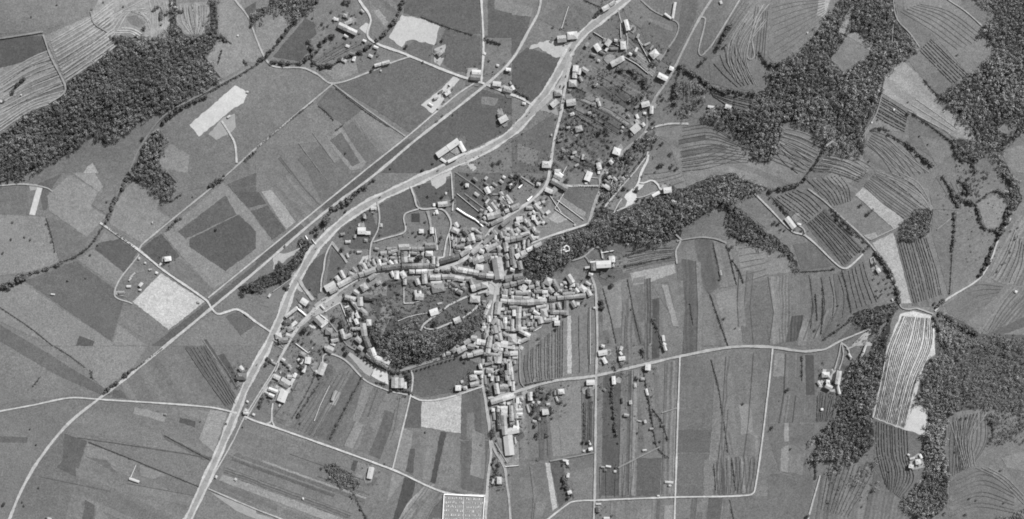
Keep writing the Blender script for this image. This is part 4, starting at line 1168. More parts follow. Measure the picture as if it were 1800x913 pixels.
# ------------------------------------------------------------------ vine rows
VINES = [('s','1585 556 1562 610 1552 662 1537 733','1640 560 1638 610 1612 670 1590 752',20,1.7,'white striped vineyard'),
         ('d2','565 395 570 560 620 740','735 445 745 600 770 700 700 800',12,1.5,'vineyard below the white one'),
         ('d1','675 330 720 500 770 690','840 345 890 500 920 640',12,1.6,'vineyard under the square copse'),
         ('d0','590 505 660 545 740 600','565 610 640 655 720 695',9,1.4,'terraced plot beside the big wood'),
         ('d0','860 205 960 300 1060 395','800 265 900 370 975 445',7,1.1,'hilltop meadow rows'),
         ('d1','215 265 290 350 400 490','290 200 400 300 495 400',9,1.2,'plot inside the bend road'),
         ('d1','30 130 130 210 200 265','150 90 220 130 280 190',7,1.2,'plot above the bend road'),
         ('d1','210 40 300 120 340 175','380 10 430 80 440 150',8,1.2,'upper right plot'),
         ('d0','300 830 400 850 520 913','230 900 350 913 480 960',6,1.4,'terrace by the hedge corner'),
         ('d0','90 760 150 800 210 850','10 760 90 860 160 913',4,1.2,'slope plot under the wood'),
         ('c0','905 430 905 520 900 530','1010 440 1030 480 1025 490',8,1.3,'upper slope cottage plot'),
         ('c0','1045 485 1150 505 1270 530','1060 505 1150 560 1260 590',5,1.3,'cottage terrace'),
         ('c0','890 830 1000 810 1150 740','900 910 1050 890 1210 840',5,1.1,'lane junction slope'),
         ('c0','1060 340 1120 400 1190 460','1230 120 1190 250 1290 440',6,1.0,'contour slope'),
         ('c1','610 470 740 440 855 425','600 410 740 400 850 395',4,1.1,'villa plot'),
         ('s','922 625 921 650 925 672','992 562 992 610 991 662',15,1.3,'town edge vineyard'),
         ('s','1016 552 1016 600 1017 655','1032 545 1032 600 1034 655',2,.9,'strip by the lane'),
         ('c2','380 295 378 400 376 520','422 295 422 400 420 520',5,1.6,'small orchard plot'),
         ('c2','1075 600 1080 700 1085 780','1285 590 1270 700 1255 770',9,1.1,'southeastern strips'),
         ('c2','450 640 450 700 455 800','650 600 640 700 630 790',5,.8,'bottom strips'),
         ('b2','345 190 260 330 200 420','490 130 400 300 300 480',6,.9,'strips below the workshop'),
         ('a2','980 10 1080 160 1190 310','1080 0 1170 150 1255 300',6,1.2,'roadside strips'),
         ('d2','330 600 310 700 280 860','560 650 500 760 420 900',10,1.3,'lower slope vineyard'),
         ('d2','265 260 262 320 258 390','370 265 350 330 330 395',6,1.2,'farm yard plot'),
         ('d2','980 400 990 540 1000 660','1110 350 1060 480 1060 640',7,1.0,'lower right slope'),
         ('d1','420 520 440 620 465 715','500 470 530 570 575 680',5,1.0,'plot below the bend'),
         ('d1','1180 540 1240 440 1300 300','1300 590 1340 480 1351 380',6,1.4,'right edge orchard'),
         ('d1','1160 830 1230 700 1290 620','1190 860 1290 740 1351 690',4,1.2,'right edge plot'),
         ('t6','430 520 425 700 420 913','880 330 850 600 850 913',11,1.3,'garden vines by the town wall') if 0 else
         ('b0','310 330 380 280 470 225','370 330 450 290 560 235',4,1.0,'gardens of the top farm'),
         ('a0','960 40 985 120 1010 175','1080 30 1075 110 1050 180',5,1.8,'orchard above the wood'),
         ('a0','300 330 450 230 560 150','345 420 470 330 580 260',6,1.0,'top left terraces'),
         ('a0','20 440 150 350 270 310','20 590 150 520 320 440',4,.9,'left terraces'),
         ('d1','560 20 680 110 780 190','700 10 800 90 850 150',3,1.0,'upper right strip'),
         ('d1','230 560 240 700 230 820','380 540 410 650 400 760',4,.9,'eastern strip')]
vn = 0
for tl, a, b, n, wd, place in VINES:
    for q, L in enumerate(interp(S(tl, a), S(tl, b), n, .02, .98, 46)):
        m = len(L); d = np.gradient(L, axis=0); d /= np.linalg.norm(d, axis=1)[:, None]; nr = np.stack([-d[:,1], d[:,0]], 1)
        L = L+nr*np.convolve(rng.normal(0, .5, m+8), np.ones(9)/9, 'valid')[:, None]
        live = (rng.uniform(0, 1, m) > (.02 if place == 'white striped vineyard' else .1)).astype(float)*.65+.35
        hw = wd/2*rng.uniform(.45, 1.15, m)*live*(.85 if 'white striped' in place else 1); hh = 1.25*rng.uniform(.6, 1.15, m)*live
        x0, y0 = P(*(L+nr*hw[:, None]).T); x1, y1 = P(*(L-nr*hw[:, None]).T); xc, yc = P(*L.T); z = hgt(xc, yc)+.2
        V = np.empty((m*4, 3)); V[0::4] = np.stack([x0, y0, z-.1], 1); V[1::4] = np.stack([xc+(x0-xc)*.7, yc+(y0-yc)*.7, z+hh], 1)
        V[2::4] = np.stack([xc+(x1-xc)*.7, yc+(y1-yc)*.7, z+hh*.93], 1); V[3::4] = np.stack([x1, y1, z-.1], 1)
        i = np.arange(m-1)*4; F = np.concatenate([np.stack([i+k2, i+k2+1, i+k2+5, i+k2+4], 1) for k2 in range(3)]+[np.array([[0, 1, 2, 3], [4*m-1, 4*m-2, 4*m-3, 4*m-4]])])
        o = mesh_obj('vine_row', V, F, M_VINE); vn += 1
        pos = 'leftmost' if q == 0 else 'rightmost' if q == n-1 else ordn(q+1)
        e0, e1 = L[0], L[-1]
        o['label'] = 'leafy dark vine row, %s in the %s' % (pos if q in (0, n-1) else pos+' of the rows', place)
        if abs(np.mean(S(tl, a), 0)[0]-np.mean(S(tl, b), 0)[0]) < abs(np.mean(S(tl, a), 0)[1]-np.mean(S(tl, b), 0)[1]):
            up = np.mean(S(tl, a), 0)[1] < np.mean(S(tl, b), 0)[1]
            o['label'] = 'leafy dark vine row, %s from the %s in the %s' % (ordn(q+1), 'top' if up else 'bottom', place)
        o['category'] = 'vine row'; o['group'] = 'vine rows in the '+place

# ------------------------------------------------------------------ single trees
def crown_mesh(seed):
    st = np.random.default_rng(seed); k = 9
    a = st.uniform(0, 6.283, k); d = st.uniform(.25, .62, k)
    C = np.concatenate([[[0, 0, 1.15]], np.stack([np.cos(a)*d, np.sin(a)*d, st.uniform(.75, 1.25, k)], 1)])
    R = np.concatenate([[[.62, .62, .5]], np.stack([st.uniform(.28, .45, k)]*2+[st.uniform(.25, .4, k)], 1)])
    V, F = leaf_quads(C*4, R*4, 42, .95); V = V/4.0
    return V, F
CROWNS = []
for s_ in range(7):
    V, F = crown_mesh(s_+3)
    me = bpy.data.meshes.new('crown'); o_ = mesh_obj('crown', V, F, M_LEAF); CROWNS.append(o_.data); bpy.data.objects.remove(o_)
tv, tf = [], []
for r_, z_ in ((.07, -.15), (.05, .5), (.03, 1.1)):
    for q in range(6): tv.append((r_*math.cos(q*1.047), r_*math.sin(q*1.047), z_))
for l_ in range(2):
    for q in range(6): tf.append((l_*6+q, l_*6+(q+1)%6, l_*6+6+(q+1)%6, l_*6+6+q))
for q in range(3):      # limbs
    a = q*2.1; b = len(tv); c, s = math.cos(a), math.sin(a)
    tv += [(0, 0, .5), (.03*s, -.03*c, .56), (.4*c, .4*s, 1.0)]; tf.append((b, b+1, b+2)); tf.append((b+1, b, b+2))
TR = bpy.data.meshes.new('trunk'); TR.from_pydata(tv, [], tf); TR.materials.append(M_BARK)
tree_n = [0]
TSPEC = []
def tree(px, py, r, adj='', noun='tree', group=None, hf=1.0): TSPEC.append((px, py, r, adj, noun, group, hf))
def plant(px, py, r, adj='', noun='tree', group=None, hf=1.0):
    x, y = P(px, py, r); x, y = float(x), float(y)
    t = empty('tree', x, y, float(hgt(x, y)), random.uniform(0, 6.28)); t.scale = (r*1.05, r*1.05, r*1.05*hf*random.uniform(.9, 1.15))
    for nm, me in (('trunk', TR), ('crown', random.choice(CROWNS))):
        o = bpy.data.objects.new(nm, me); COL.objects.link(o); o.parent = t
    tree_n[0] += 1
    reg(t, px, py, adj or ('big' if r > 5 else 'small' if r < 2.6 else 'round'), noun, 'tree', group)
def trow(tl, pts, n, r, adj, grp):
    L = np.array(S(tl, pts)); d = np.r_[0, np.cumsum(np.linalg.norm(np.diff(L, axis=0), axis=1))]
    for t in np.linspace(0, d[-1], n):
        tree(np.interp(t, d, L[:,0])+random.uniform(-.4, .4), np.interp(t, d, L[:,1])+random.uniform(-.4, .4), r*random.uniform(.85, 1.15), adj, 'avenue tree' if 'avenue' in grp else 'row tree', grp)
trow('t4', '1050 590 1075 645 1095 695 1125 740 1155 780 1185 820 1230 858 1270 895', 8, 2.3, 'clipped round', 'avenue trees below the long terrace')
trow('u5', '275 60 320 95 355 135 400 165 450 190 495 212 545 228 600 245', 8, 2.4, 'clipped round', 'avenue trees below the long terrace')
trow('u5', '965 240 1065 215 1110 200 1160 185 1215 168 1265 150 1315 135 1365 122 1415 108 1465 92 1522 75', 11, 2.2, 'clipped round', 'avenue trees along the lane under the castle hill')
trow('c0', '380 550 405 565 430 580 455 592 480 605 510 618', 7, 3.0, 'dark', 'orchard row beside the highway')
trow('t4', '275 605 350 600 400 640', 3, 3, 'dark', 'garden trees'); 
TREES = [('t4','430 455 7;495 490 4;520 600 3.2;560 640 3;630 720 3.4;965 680 4.6;990 755 5.2;820 305 6;940 380 6.5;920 340 5;960 470 4;1020 250 5;1000 220 4;1050 400 4.5;1120 500 4;480 120 4;160 560 3;200 590 3;510 720 3;370 870 4.5;715 845 2.5;270 320 3.4;650 770 3;1000 110 3;1225 300 5'),
 ('t2','440 405 7.5;440 420 5;280 370 4;730 130 4;700 200 4;560 110 3.5;560 410 4;980 200 3.5;1060 470 4.6;1090 480 3.5;870 790 3;160 880 4;60 760 4;520 80 3;800 590 4.4;830 600 4;400 110 3;360 60 3;1390 170 3.5;1430 200 3'),
 ('t1','585 90 4.5;925 290 5.2;1440 95 3;1000 160 3;890 530 3;780 680 2.6;90 500 7;500 820 2.5;160 250 3;1310 820 4;1500 740 4.5;1100 770 3;950 890 3;1100 310 3;1050 320 3'),
 ('t3','1490 760 5;1500 780 4;1350 600 3;850 860 3;360 590 4;260 590 4;1460 640 2.6;300 170 3.4;330 200 3;700 640 3;1090 700 3;1230 110 4;1180 130 3;840 560 3'),
 ('t5','665 355 7.5;855 385 4.5;1080 190 4.5;760 180 3.5;710 150 3.4;1200 310 4;1160 350 4;1240 140 3;540 410 3;180 200 3;440 160 3;270 700 4;250 660 4;60 140 3.4;1130 510 3;190 880 4;1050 880 3.4;860 520 5;950 540 5;1060 480 5'),
 ('t6','745 445 4;510 570 3.4;1360 90 4;1350 150 4.4;1150 110 3;1100 80 3.4;60 190 3;30 130 3;340 230 3.4;390 180 3;1410 870 3;40 560 3;520 650 2.6'),
 ('u1','1360 500 4;1490 550 3.6;1170 490 3.4;1050 360 2.4;440 280 3.5;660 120 2.6;1090 140 3.6;100 580 5;330 380 5;320 800 3;1130 830 3;870 870 2.4;1230 50 3;60 690 4'),
 ('u2','830 220 5;800 250 4.5;760 290 4.8;830 300 4.8;720 350 5;770 370 5.4;1190 250 5.5;1060 260 4;1100 290 3.6;1030 240 3;110 310 4;140 290 3;180 200 2.6;190 540 2.4;80 885 3.2;620 620 4;650 660 3.6;640 590 3;330 40 2.4;940 220 3;1330 60 4;1300 110 4;520 60 4;600 30 4.4;1180 460 3;1230 520 3;1150 540 3;350 700 3.4;1340 280 3;530 540 2.6;1500 270 4.5'),
 ('u3','470 80 4.5;570 180 5;500 230 5;760 190 5;1220 80 5;1260 75 4;1385 80 4.5;1450 120 4;1160 170 2.6;975 235 3;910 420 4;910 380 3.4;440 520 5;360 680 3;390 740 3;410 750 3;920 540 4;1010 520 4;620 740 3;560 790 4;800 410 3;620 370 3;750 390 4;690 90 4;800 20 5;1410 390 3;1400 370 4;1250 460 3;200 130 3;380 20 2.6;660 660 3;500 690 5;330 860 3.5;680 500 3'),
 ('u4','1000 180 6.5;990 90 3.4;1325 85 3;1230 340 3.4;960 810 3.6;940 850 3;700 200 3;630 260 2.4;430 700 3.6;440 650 3.4;460 600 3.4;530 80 4;560 110 5;520 150 4.5;860 490 2;350 830 1.8;1170 290 3'),
 ('u5','690 260 4;720 265 3.4;790 265 2.6;850 260 3;920 240 3;880 300 4.6;900 340 4;910 430 3.5;660 510 3.5;860 580 2.4;70 10 4.4;680 490 3;760 500 3.4;840 510 3.4'),
 ('u6','630 260 4;640 310 4.4;630 360 4.2;460 470 3.5;450 560 3.5;1080 560 7;1100 520 5;1060 770 6;1100 860 5;1040 810 4;1270 540 5;1250 590 5;1280 740 5;1300 800 4.4;1300 870 3.4;1060 620 4;850 560 2.4;1130 690 3.4;1420 660 4;1480 690 3.4;1370 570 3;1380 660 3.4;590 180 3;640 170 3.4;200 270 4;230 280 3;120 130 2;830 240 3;820 420 4;1180 600 4;480 150 2.6'),
 ('u7','510 110 4.8;500 160 5.5;500 200 4.6;495 235 3;1070 65 4;1110 160 4;1100 200 4.4;1105 235 3;560 260 2.6;510 560 4;590 600 4.4;570 650 3.6;520 730 4;490 770 3;520 850 3.4;545 800 3;620 720 3;1220 170 3;1220 200 3.2;1450 580 3.4;1450 780 4;1500 790 3.6;1470 840 4;630 850 2.4'),
 ('a1','68 258 2.6;130 338 2.4;60 348 2.8;162 352 3;245 268 2.4;275 360 3;478 430 2.8;485 370 2.4;565 150 2.6;358 568 2.4;452 555 1.8;1140 295 3.6;935 245 4.6;1018 125 1.8;15 420 3;515 380 2.4;560 260 4;1110 65 4;1050 685 2;1300 600 7;1330 590 6;1340 620 5'),
 ('b1','125 480 6;370 255 8;325 320 5;260 360 5;240 350 5;455 400 4.5;260 830 5.5;690 580 5;410 770 4;550 770 4'),
 ('b0','985 210 3.6;795 245 4;350 125 3.6;380 135 3;300 95 2.6;135 185 2.4;475 805 3;880 330 2.2;610 370 4;635 275 3;645 295 3;300 260 5;280 215 5;60 295 5;955 640 3;985 610 2.4;1040 605 2.2;1010 490 3.4;1035 470 3;1270 225 3;1290 230 3;1230 320 2.4;400 60 3.4;410 190 5;370 205 5;340 225 5;490 10 5;470 5 5;260 310 5'),
 ('a0','485 50 2.4;545 12 2;650 35 2.4;760 148 5;165 88 1.8;125 415 4;70 485 4.6;20 535 3;755 730 3.6;1170 268 2.2;300 25 2;720 190 3;1340 100 5;1330 130 5;600 200 5;620 215 5;845 80 3.5;850 130 3;945 60 4;960 62 4'),
 ('a2','160 435 2.2;192 518 2.4;205 745 2.4;20 832 4;130 840 3;120 820 2.6;245 905 2.6;1058 397 2;1195 408 2.4;1282 425 1.8;175 208 2;485 135 2.4;25 825 3;480 160 2'),
 ('b2','470 5 4;480 30 4.6;220 375 2.6;235 405 2.8;235 365 2.2;895 452 2.4;1255 455 4.5;1250 470 4.4;540 720 3.4;520 740 3;555 850 3;510 800 2.4;500 790 2.4;1065 200 3;430 690 3;1260 590 4;1280 620 4;1255 690 3;350 640 3.5;380 650 3.5'),
 ('c0','830 260 3.4;620 145 3.4;640 150 3.4;480 440 3;535 520 3;585 460 3;530 430 2.6;420 410 3;490 650 4;470 690 6;495 680 6;510 700 5;350 735 4;325 755 4.6;290 735 4;380 690 4;370 720 3.4;270 700 3.4;340 680 3.6;290 620 3;235 625 3;440 640 3;300 650 4;290 780 3.4;270 830 3;380 830 3.4;360 880 3;600 830 5;620 820 4.4;760 740 4;795 755 4;785 870 4;840 810 4;745 770 3;750 645 4;740 330 5;755 340 4;700 440 5;690 420 5;860 480 4;890 380 4;910 350 4;900 570 4;990 530 4;960 560 4;200 840 3;210 710 2;55 705 2;1000 330 5;1020 310 5;1090 250 5;1110 210 5;1120 180 4;350 325 3;515 260 2.4;530 745 3;510 770 3.4;730 620 3.6;790 500 3.4;800 520 3.6;730 120 2;820 90 2;210 215 3;220 140 3;575 370 3.6;640 370 4;660 400 4;550 400 3;600 440 3;720 460 3.6;1130 240 4;445 700 3'),
 ('d0','740 540 1.6;800 718 2;845 762 1.8;580 632 2;135 882 3;535 850 2.4;15 395 3;1000 290 2.4;1155 700 3;740 600 4;1040 465 3;1070 710 3'),
 ('d1','490 170 4;535 210 5;555 195 3;345 502 3.5;560 480 4.5;515 400 4;590 580 2.6;600 620 2.6;630 580 2.6;650 600 2.6;600 640 2.6;570 650 2.6;640 640 2.4;615 560 2.4;575 620 2.6;585 655 2.6;625 610 2.4;660 630 2.4;560 560 2.4;375 800 2.4;370 700 2;140 300 3;180 300 3.4;190 320 3;60 265 3.6;35 260 3.6;90 300 3;430 290 3.6;445 310 3;15 130 3.4;490 410 3;1060 350 1;1110 60 3;1320 290 2.4;1305 350 2.4;1280 420 2.4;1240 480 2.4;1210 520 2.4;250 830 2.6;1060 30 4;880 690 3.6;70 295 3'),
 ('c1','525 595 4.6;520 540 2.6;475 680 4.4;480 710 4;1160 390 4.4;1120 768 3;1180 818 1.8;1195 510 2.4;1100 560 3;1165 460 3;630 720 2;600 490 3;655 90 4;475 120 4;420 260 4;270 420 3;1210 210 3;1150 185 4;940 690 2;1190 220 3.4;1230 240 4'),
 ('c2','1220 300 3;125 415 4;135 460 4.4;190 470 3.4;270 700 4;300 800 4;315 780 3;545 440 3.4;560 510 2.6;755 500 3;655 160 3;380 500 4;400 505 4;665 455 3;530 890 3;580 100 3;785 500 3;740 265 2.4;550 640 3;290 740 4;270 740 4'),
 ('d2','105 228 4.4;318 825 2.4;498 845 2.4;640 660 2.4;990 555 2.6;1230 655 2.6;1065 802 2.6;1100 812 2;1245 828 1.8;935 880 3.4;1045 885 3.4;210 895 4.6;120 540 2.6;885 490 3;1020 380 3;1050 375 3;800 890 7;60 290 1;250 470 3;330 460 5;350 445 5;360 420 5')]
for tl, s_ in TREES:
    for q in s_.split(';'):
        a, b, r = [float(v) for v in q.split()]
        (px, py), = S(tl, '%f %f' % (a, b))
        tree(px, py, r*.92, group='scattered trees of the valley')
TSPEC.sort(key=lambda s: -(s[2]+(20 if s[3] else 0)))
for s_ in TSPEC[:296]: plant(*s_)
rest = np.array([s_[:3] for s_ in TSPEC[296:]]); wx, wy = P(rest[:,0], rest[:,1], 2); rr = rest[:,2]; VV, FF, b0 = [], [], 0
Ct = [np.stack([wx, wy, hgt(wx, wy)+rr*1.05], 1)]; Rt = [np.stack([rr*.75, rr*.75, rr*.6], 1)]
for q in range(3):
    a = rng.uniform(0, 6.283, len(rr)); Ct.append(Ct[0]+np.stack([np.cos(a)*rr*.5, np.sin(a)*rr*.5, rng.uniform(-.2, .2, len(rr))*rr], 1)); Rt.append(Rt[0]*.65)
V, F = leaf_quads(np.concatenate(Ct), np.concatenate(Rt), 40, .95)
tb, tq = [], []
for i_ in range(len(rr)):
    b_ = len(V)+len(tb); z_ = float(hgt(wx[i_], wy[i_]))
    for zz, ra in ((-.3, .09), (rr[i_]*.9, .04)):
        for q in range(4): tb.append((wx[i_]+ra*rr[i_]*math.cos(q*1.57), wy[i_]+ra*rr[i_]*math.sin(q*1.57), z_+zz))
    for q in range(4): tq.append((b_+q, b_+(q+1)%4, b_+4+(q+1)%4, b_+4+q))
o = mesh_obj('small_trees', np.concatenate([V, np.array(tb)]), np.concatenate([F, np.array(tq)]), [M_LEAF, M_BARK], None, [0]*len(F)+[1]*len(tq))
o['kind'] = 'stuff'; o['label'] = 'smallest garden and field trees dotted over the whole valley'; o['category'] = 'trees'
# bushes of the town gardens, scrub on the slopes
SCR = [('scrub on the castle slope','s','650 500 700 490 760 510 850 515 850 545 820 558 745 585 700 590 660 570',420,2.3),
       ('scrub of the ridge gardens','s','1060 300 1090 275 1150 215 1160 240 1120 300 1060 380 1040 395 1050 350',260,2.2),
       ('garden shrubs north of the town','s','800 270 900 240 975 260 960 320 900 370 850 360 800 330',200,1.3),
       ('orchard shrubs beside the highway','s','985 165 1040 150 1150 160 1130 220 1080 260 1060 300 990 300 975 260',300,1.9),
       ('slope shrubs above the lane','s','1160 220 1180 130 1200 110 1215 160 1210 215',60,1.6),
       ('rough shrubs by the white vineyard','s','1645 540 1700 580 1800 590 1800 610 1650 610',90,1.8),
       ('scrub by the farm drive','s','1500 590 1560 560 1550 620 1530 680 1490 640',70,1.7),
       ('orchard shrubs of the lower houses','s','925 690 1000 680 1000 720 960 760 930 740',50,1.3),
       ('shrubs around the villa gardens','s','640 400 790 410 790 440 650 450',60,1.0),
       ('shrubs of the terrace gardens','s','590 530 640 540 640 620 600 590 570 560',55,1.2),
       ('scrub on the right slopes','s','1680 290 1740 300 1720 350 1690 340',70,2.0),
       ('lower slope scrub','s','1430 770 1540 800 1530 880 1450 890',80,1.7),
       ('bottom right scrub','s','1620 880 1660 780 1670 850 1650 905',60,1.8),
       ('scrub of the northern slopes','s','1010 100 1060 60 1150 60 1190 120 1150 170 1050 150',120,1.5),
       ('scrub of the farm gardens','s','560 40 620 20 650 60 640 110 560 110',70,1.6),
       ('yard shrubs west of the main street','s','500 560 560 500 620 520 600 580 540 640 480 660',110,1.3),
       ('shrubs between the strip houses','s','1050 600 1150 600 1150 780 1060 780',90,1.3),
       ('shrubs of the upper pasture','s','1640 330 1700 280 1790 300 1790 460 1700 470',80,1.5),
       ('scrub beside the track','s','560 440 620 380 660 350 600 400',30,1.5),
       ('shrubs of the eastern back gardens','s','930 500 1045 480 1045 520 940 525',40,1.1)]
for name, tl, pts, n, r in SCR:
    pl = S(tl, pts); xs = [p[0] for p in pl]; ys = [p[1] for p in pl]
    X, Y = rng.uniform(min(xs), max(xs), n*4), rng.uniform(min(ys), max(ys), n*4); kk = inpoly(X, Y, pl); X, Y = X[kk][:n], Y[kk][:n]
    wx, wy = P(X, Y); rr = r*rng.uniform(.5, 1.4, len(X))
    V, F = leaf_quads(np.stack([wx, wy, hgt(wx, wy)+rr*.5], 1), np.stack([rr, rr, rr*.8], 1), 26, 1.0)
    o = mesh_obj('shrubs', V, F, M_LEAF); o['kind'] = 'stuff'; o['label'] = 'loose low '+name; o['category'] = 'shrubs'
# ------------------------------------------------------------------ buildings
LONE = []
def boxmesh(hx, hy, z0, z1, b=0):
    V = [(-hx,-hy,z0),(hx,-hy,z0),(hx,hy,z0),(-hx,hy,z0),(-hx,-hy,z1),(hx,-hy,z1),(hx,hy,z1),(-hx,hy,z1)]
    F = [(0,1,5,4),(1,2,6,5),(2,3,7,6),(3,0,4,7),(4,5,6,7),(3,2,1,0)]
    return V, [tuple(i+b for i in f) for f in F]
def building(p0, p1, wpx, tone, inrow=False, kind=None, hh=None):
    p0, p1 = np.array(p0), np.array(p1)
    Lpx = float(np.linalg.norm(p1-p0))
    if hh is None:
        hh = 2.6 if min(wpx, Lpx) < 5.2 else (random.uniform(5.0, 7.2) if inrow else random.uniform(4.0, 6.2))
    cpx, cpy = (p0+p1)/2
    wpx *= .94; x0, y0 = P(p0[0], p0[1], hh+1); x1, y1 = P(p1[0], p1[1], hh+1)
    cx, cy = float(x0+x1)/2, float(y0+y1)/2; L = math.hypot(x1-x0, y1-y0); W = wpx*L/max(Lpx, .01)
    rz = math.atan2(y1-y0, x1-x0)
    if W > L*1.02 and not inrow: rz += math.pi/2; L, W = W, L
    L = max(L, 2.0); hx, hy = L/2, W/2
    zc = float(hgt(cx, cy)); c, s = math.cos(rz), math.sin(rz)
    zmin = min(float(hgt(cx+c*a-s*b, cy+s*a+c*b)) for a in (-hx, hx) for b in (-hy, hy))
    zmax = max(float(hgt(cx+c*a-s*b, cy+s*a+c*b)) for a in (-hx, hx) for b in (-hy, hy))
    zt = hh+(zmax-zc)*.6; zb = zmin-zc-.6
    small = min(W, L) < 5.2
    nm = 'shed' if small else 'row_house' if inrow else 'warehouse' if L > 24 and not inrow else 'house'
    flat = kind == 'flat'
    if kind == 'ruin': nm = 'ruined_tower'
    if kind == 'yard': nm = 'outbuilding'
    root = empty(nm, cx, cy, zc, rz)
    if not inrow and kind != 'yard' and not small: LONE.append((float(cpx), float(cpy), L, rz))
    ov = .0 if inrow else .35
    # wall with dark window openings
    V, F = boxmesh(hx-.02-ov*.6, hy-.3, zb, zt); mi = [0]*6
    if not small:
        for side in (-1, 1):
            n = max(1, int(L/3.6)); y = side*(hy-.3+.012)
            for st in range(2 if zt > 4.6 else 1):
                for q in range(n):
                    xx = -hx+L*(q+.5)/n; z = 1.0+st*2.7; b = len(V)
                    z2 = z+1.3
                    if z2 > zt-.2: continue
                    V += [(xx-.45, y, z), (xx+.45, y, z), (xx+.45, y, z2), (xx-.45, y, z2)]
                    F.append((b, b+1, b+2, b+3) if side < 0 else (b+3, b+2, b+1, b)); mi.append(1)
    pitch = random.uniform(.38, .55) if tone < 205 else random.uniform(.14, .24)
    rise = hy*pitch
    hip = (not inrow) and L < 1.5*W and random.random() < .6
    if flat: rise = .05; hip = False
    if not hip and not flat:        # gable ends belong to the wall
        gx = hx-.02-ov*.6
        for sx in (-1, 1):
            b = len(V); V += [(sx*gx, -(hy-.3), zt), (sx*gx, hy-.3, zt), (sx*gx, 0, zt+rise*.93)]
            F.append((b, b+1, b+2) if sx > 0 else (b+1, b, b+2)); mi.append(0)
    mesh_obj('wall', V, F, [M_WALL if tone < 205 else M_WHITE, M_GLASS], root, mi)
    ex, ey, th = hx+ov, hy+ov*.6, .18
    rx = max(0.1, hx-hy*.9) if hip else ex
    zr = zt+rise+.05; ze = zt-.0+.03
    # slightly sagging ridge
    sag = -.02*L*random.random()*(0 if flat else 1)*(.4)
    top = [(-ex,-ey,ze),(0,-ey,ze),(ex,-ey,ze),(ex,ey,ze),(0,ey,ze),(-ex,ey,ze),(-rx,0,zr),(0,0,zr+sag),(rx,0,zr)]
    nT = len(top); V = top+[(a, b, z-th) for a, b, z in top]
    Ft = [(0,1,7,6),(1,2,8,7),(3,4,7,8),(4,5,6,7),(5,0,6),(2,3,8)]
    if not hip: Ft = Ft[:4]
    F = list(Ft)+[tuple(i+nT for i in reversed(f)) for f in Ft]
    rim = [0,1,2,3,4,5] if hip else [0,1,2,8,3,4,5,6]
    for i in range(len(rim)):
        a, b = rim[i], rim[(i+1)%len(rim)]; F.append((b, a, a+nT, b+nT))
    roof = mesh_obj('roof', V, F, roof_mat(tone), root)
    if not small and not flat and kind != 'ruin':
        for q in range(2 if L > 14 and inrow is False and tone < 200 else 1):
            V, F = boxmesh(.45, .38, 0, 1.7); xx = random.uniform(-.6, .6)*hx; yy = random.choice((-1, 1))*hy*random.uniform(.15, .4)
            zz = zt+rise*(1-abs(yy)/hy)-.5
            V = [(a+xx, b+yy, z+zz) for a, b, z in V]; mesh_obj('chimney', V, F, M_STONE, roof)
    adj = 'white' if tone > 222 else 'pale' if tone > 186 else 'light grey' if tone > 168 else 'grey' if tone > 142 else 'dark'
    shape = 'flat roofed' if flat else 'hipped' if hip else 'gabled'
    noun = {'shed':'shed','row_house':'terraced house','warehouse':'long building','house':'house','ruined_tower':'ruined tower', 'outbuilding':'outbuilding'}[nm]
    reg(root, float(cpx), float(cpy), adj+' '+shape, noun, {'shed':'shed','warehouse':'building','ruined_tower':'ruin', 'outbuilding':'outbuilding'}.get(nm, 'house'),
        {'shed':'small sheds','row_house':'terraced houses of the old town','house':'houses of the town and farms', 'outbuilding':'outbuildings in the town yards'}.get(nm))
    return root
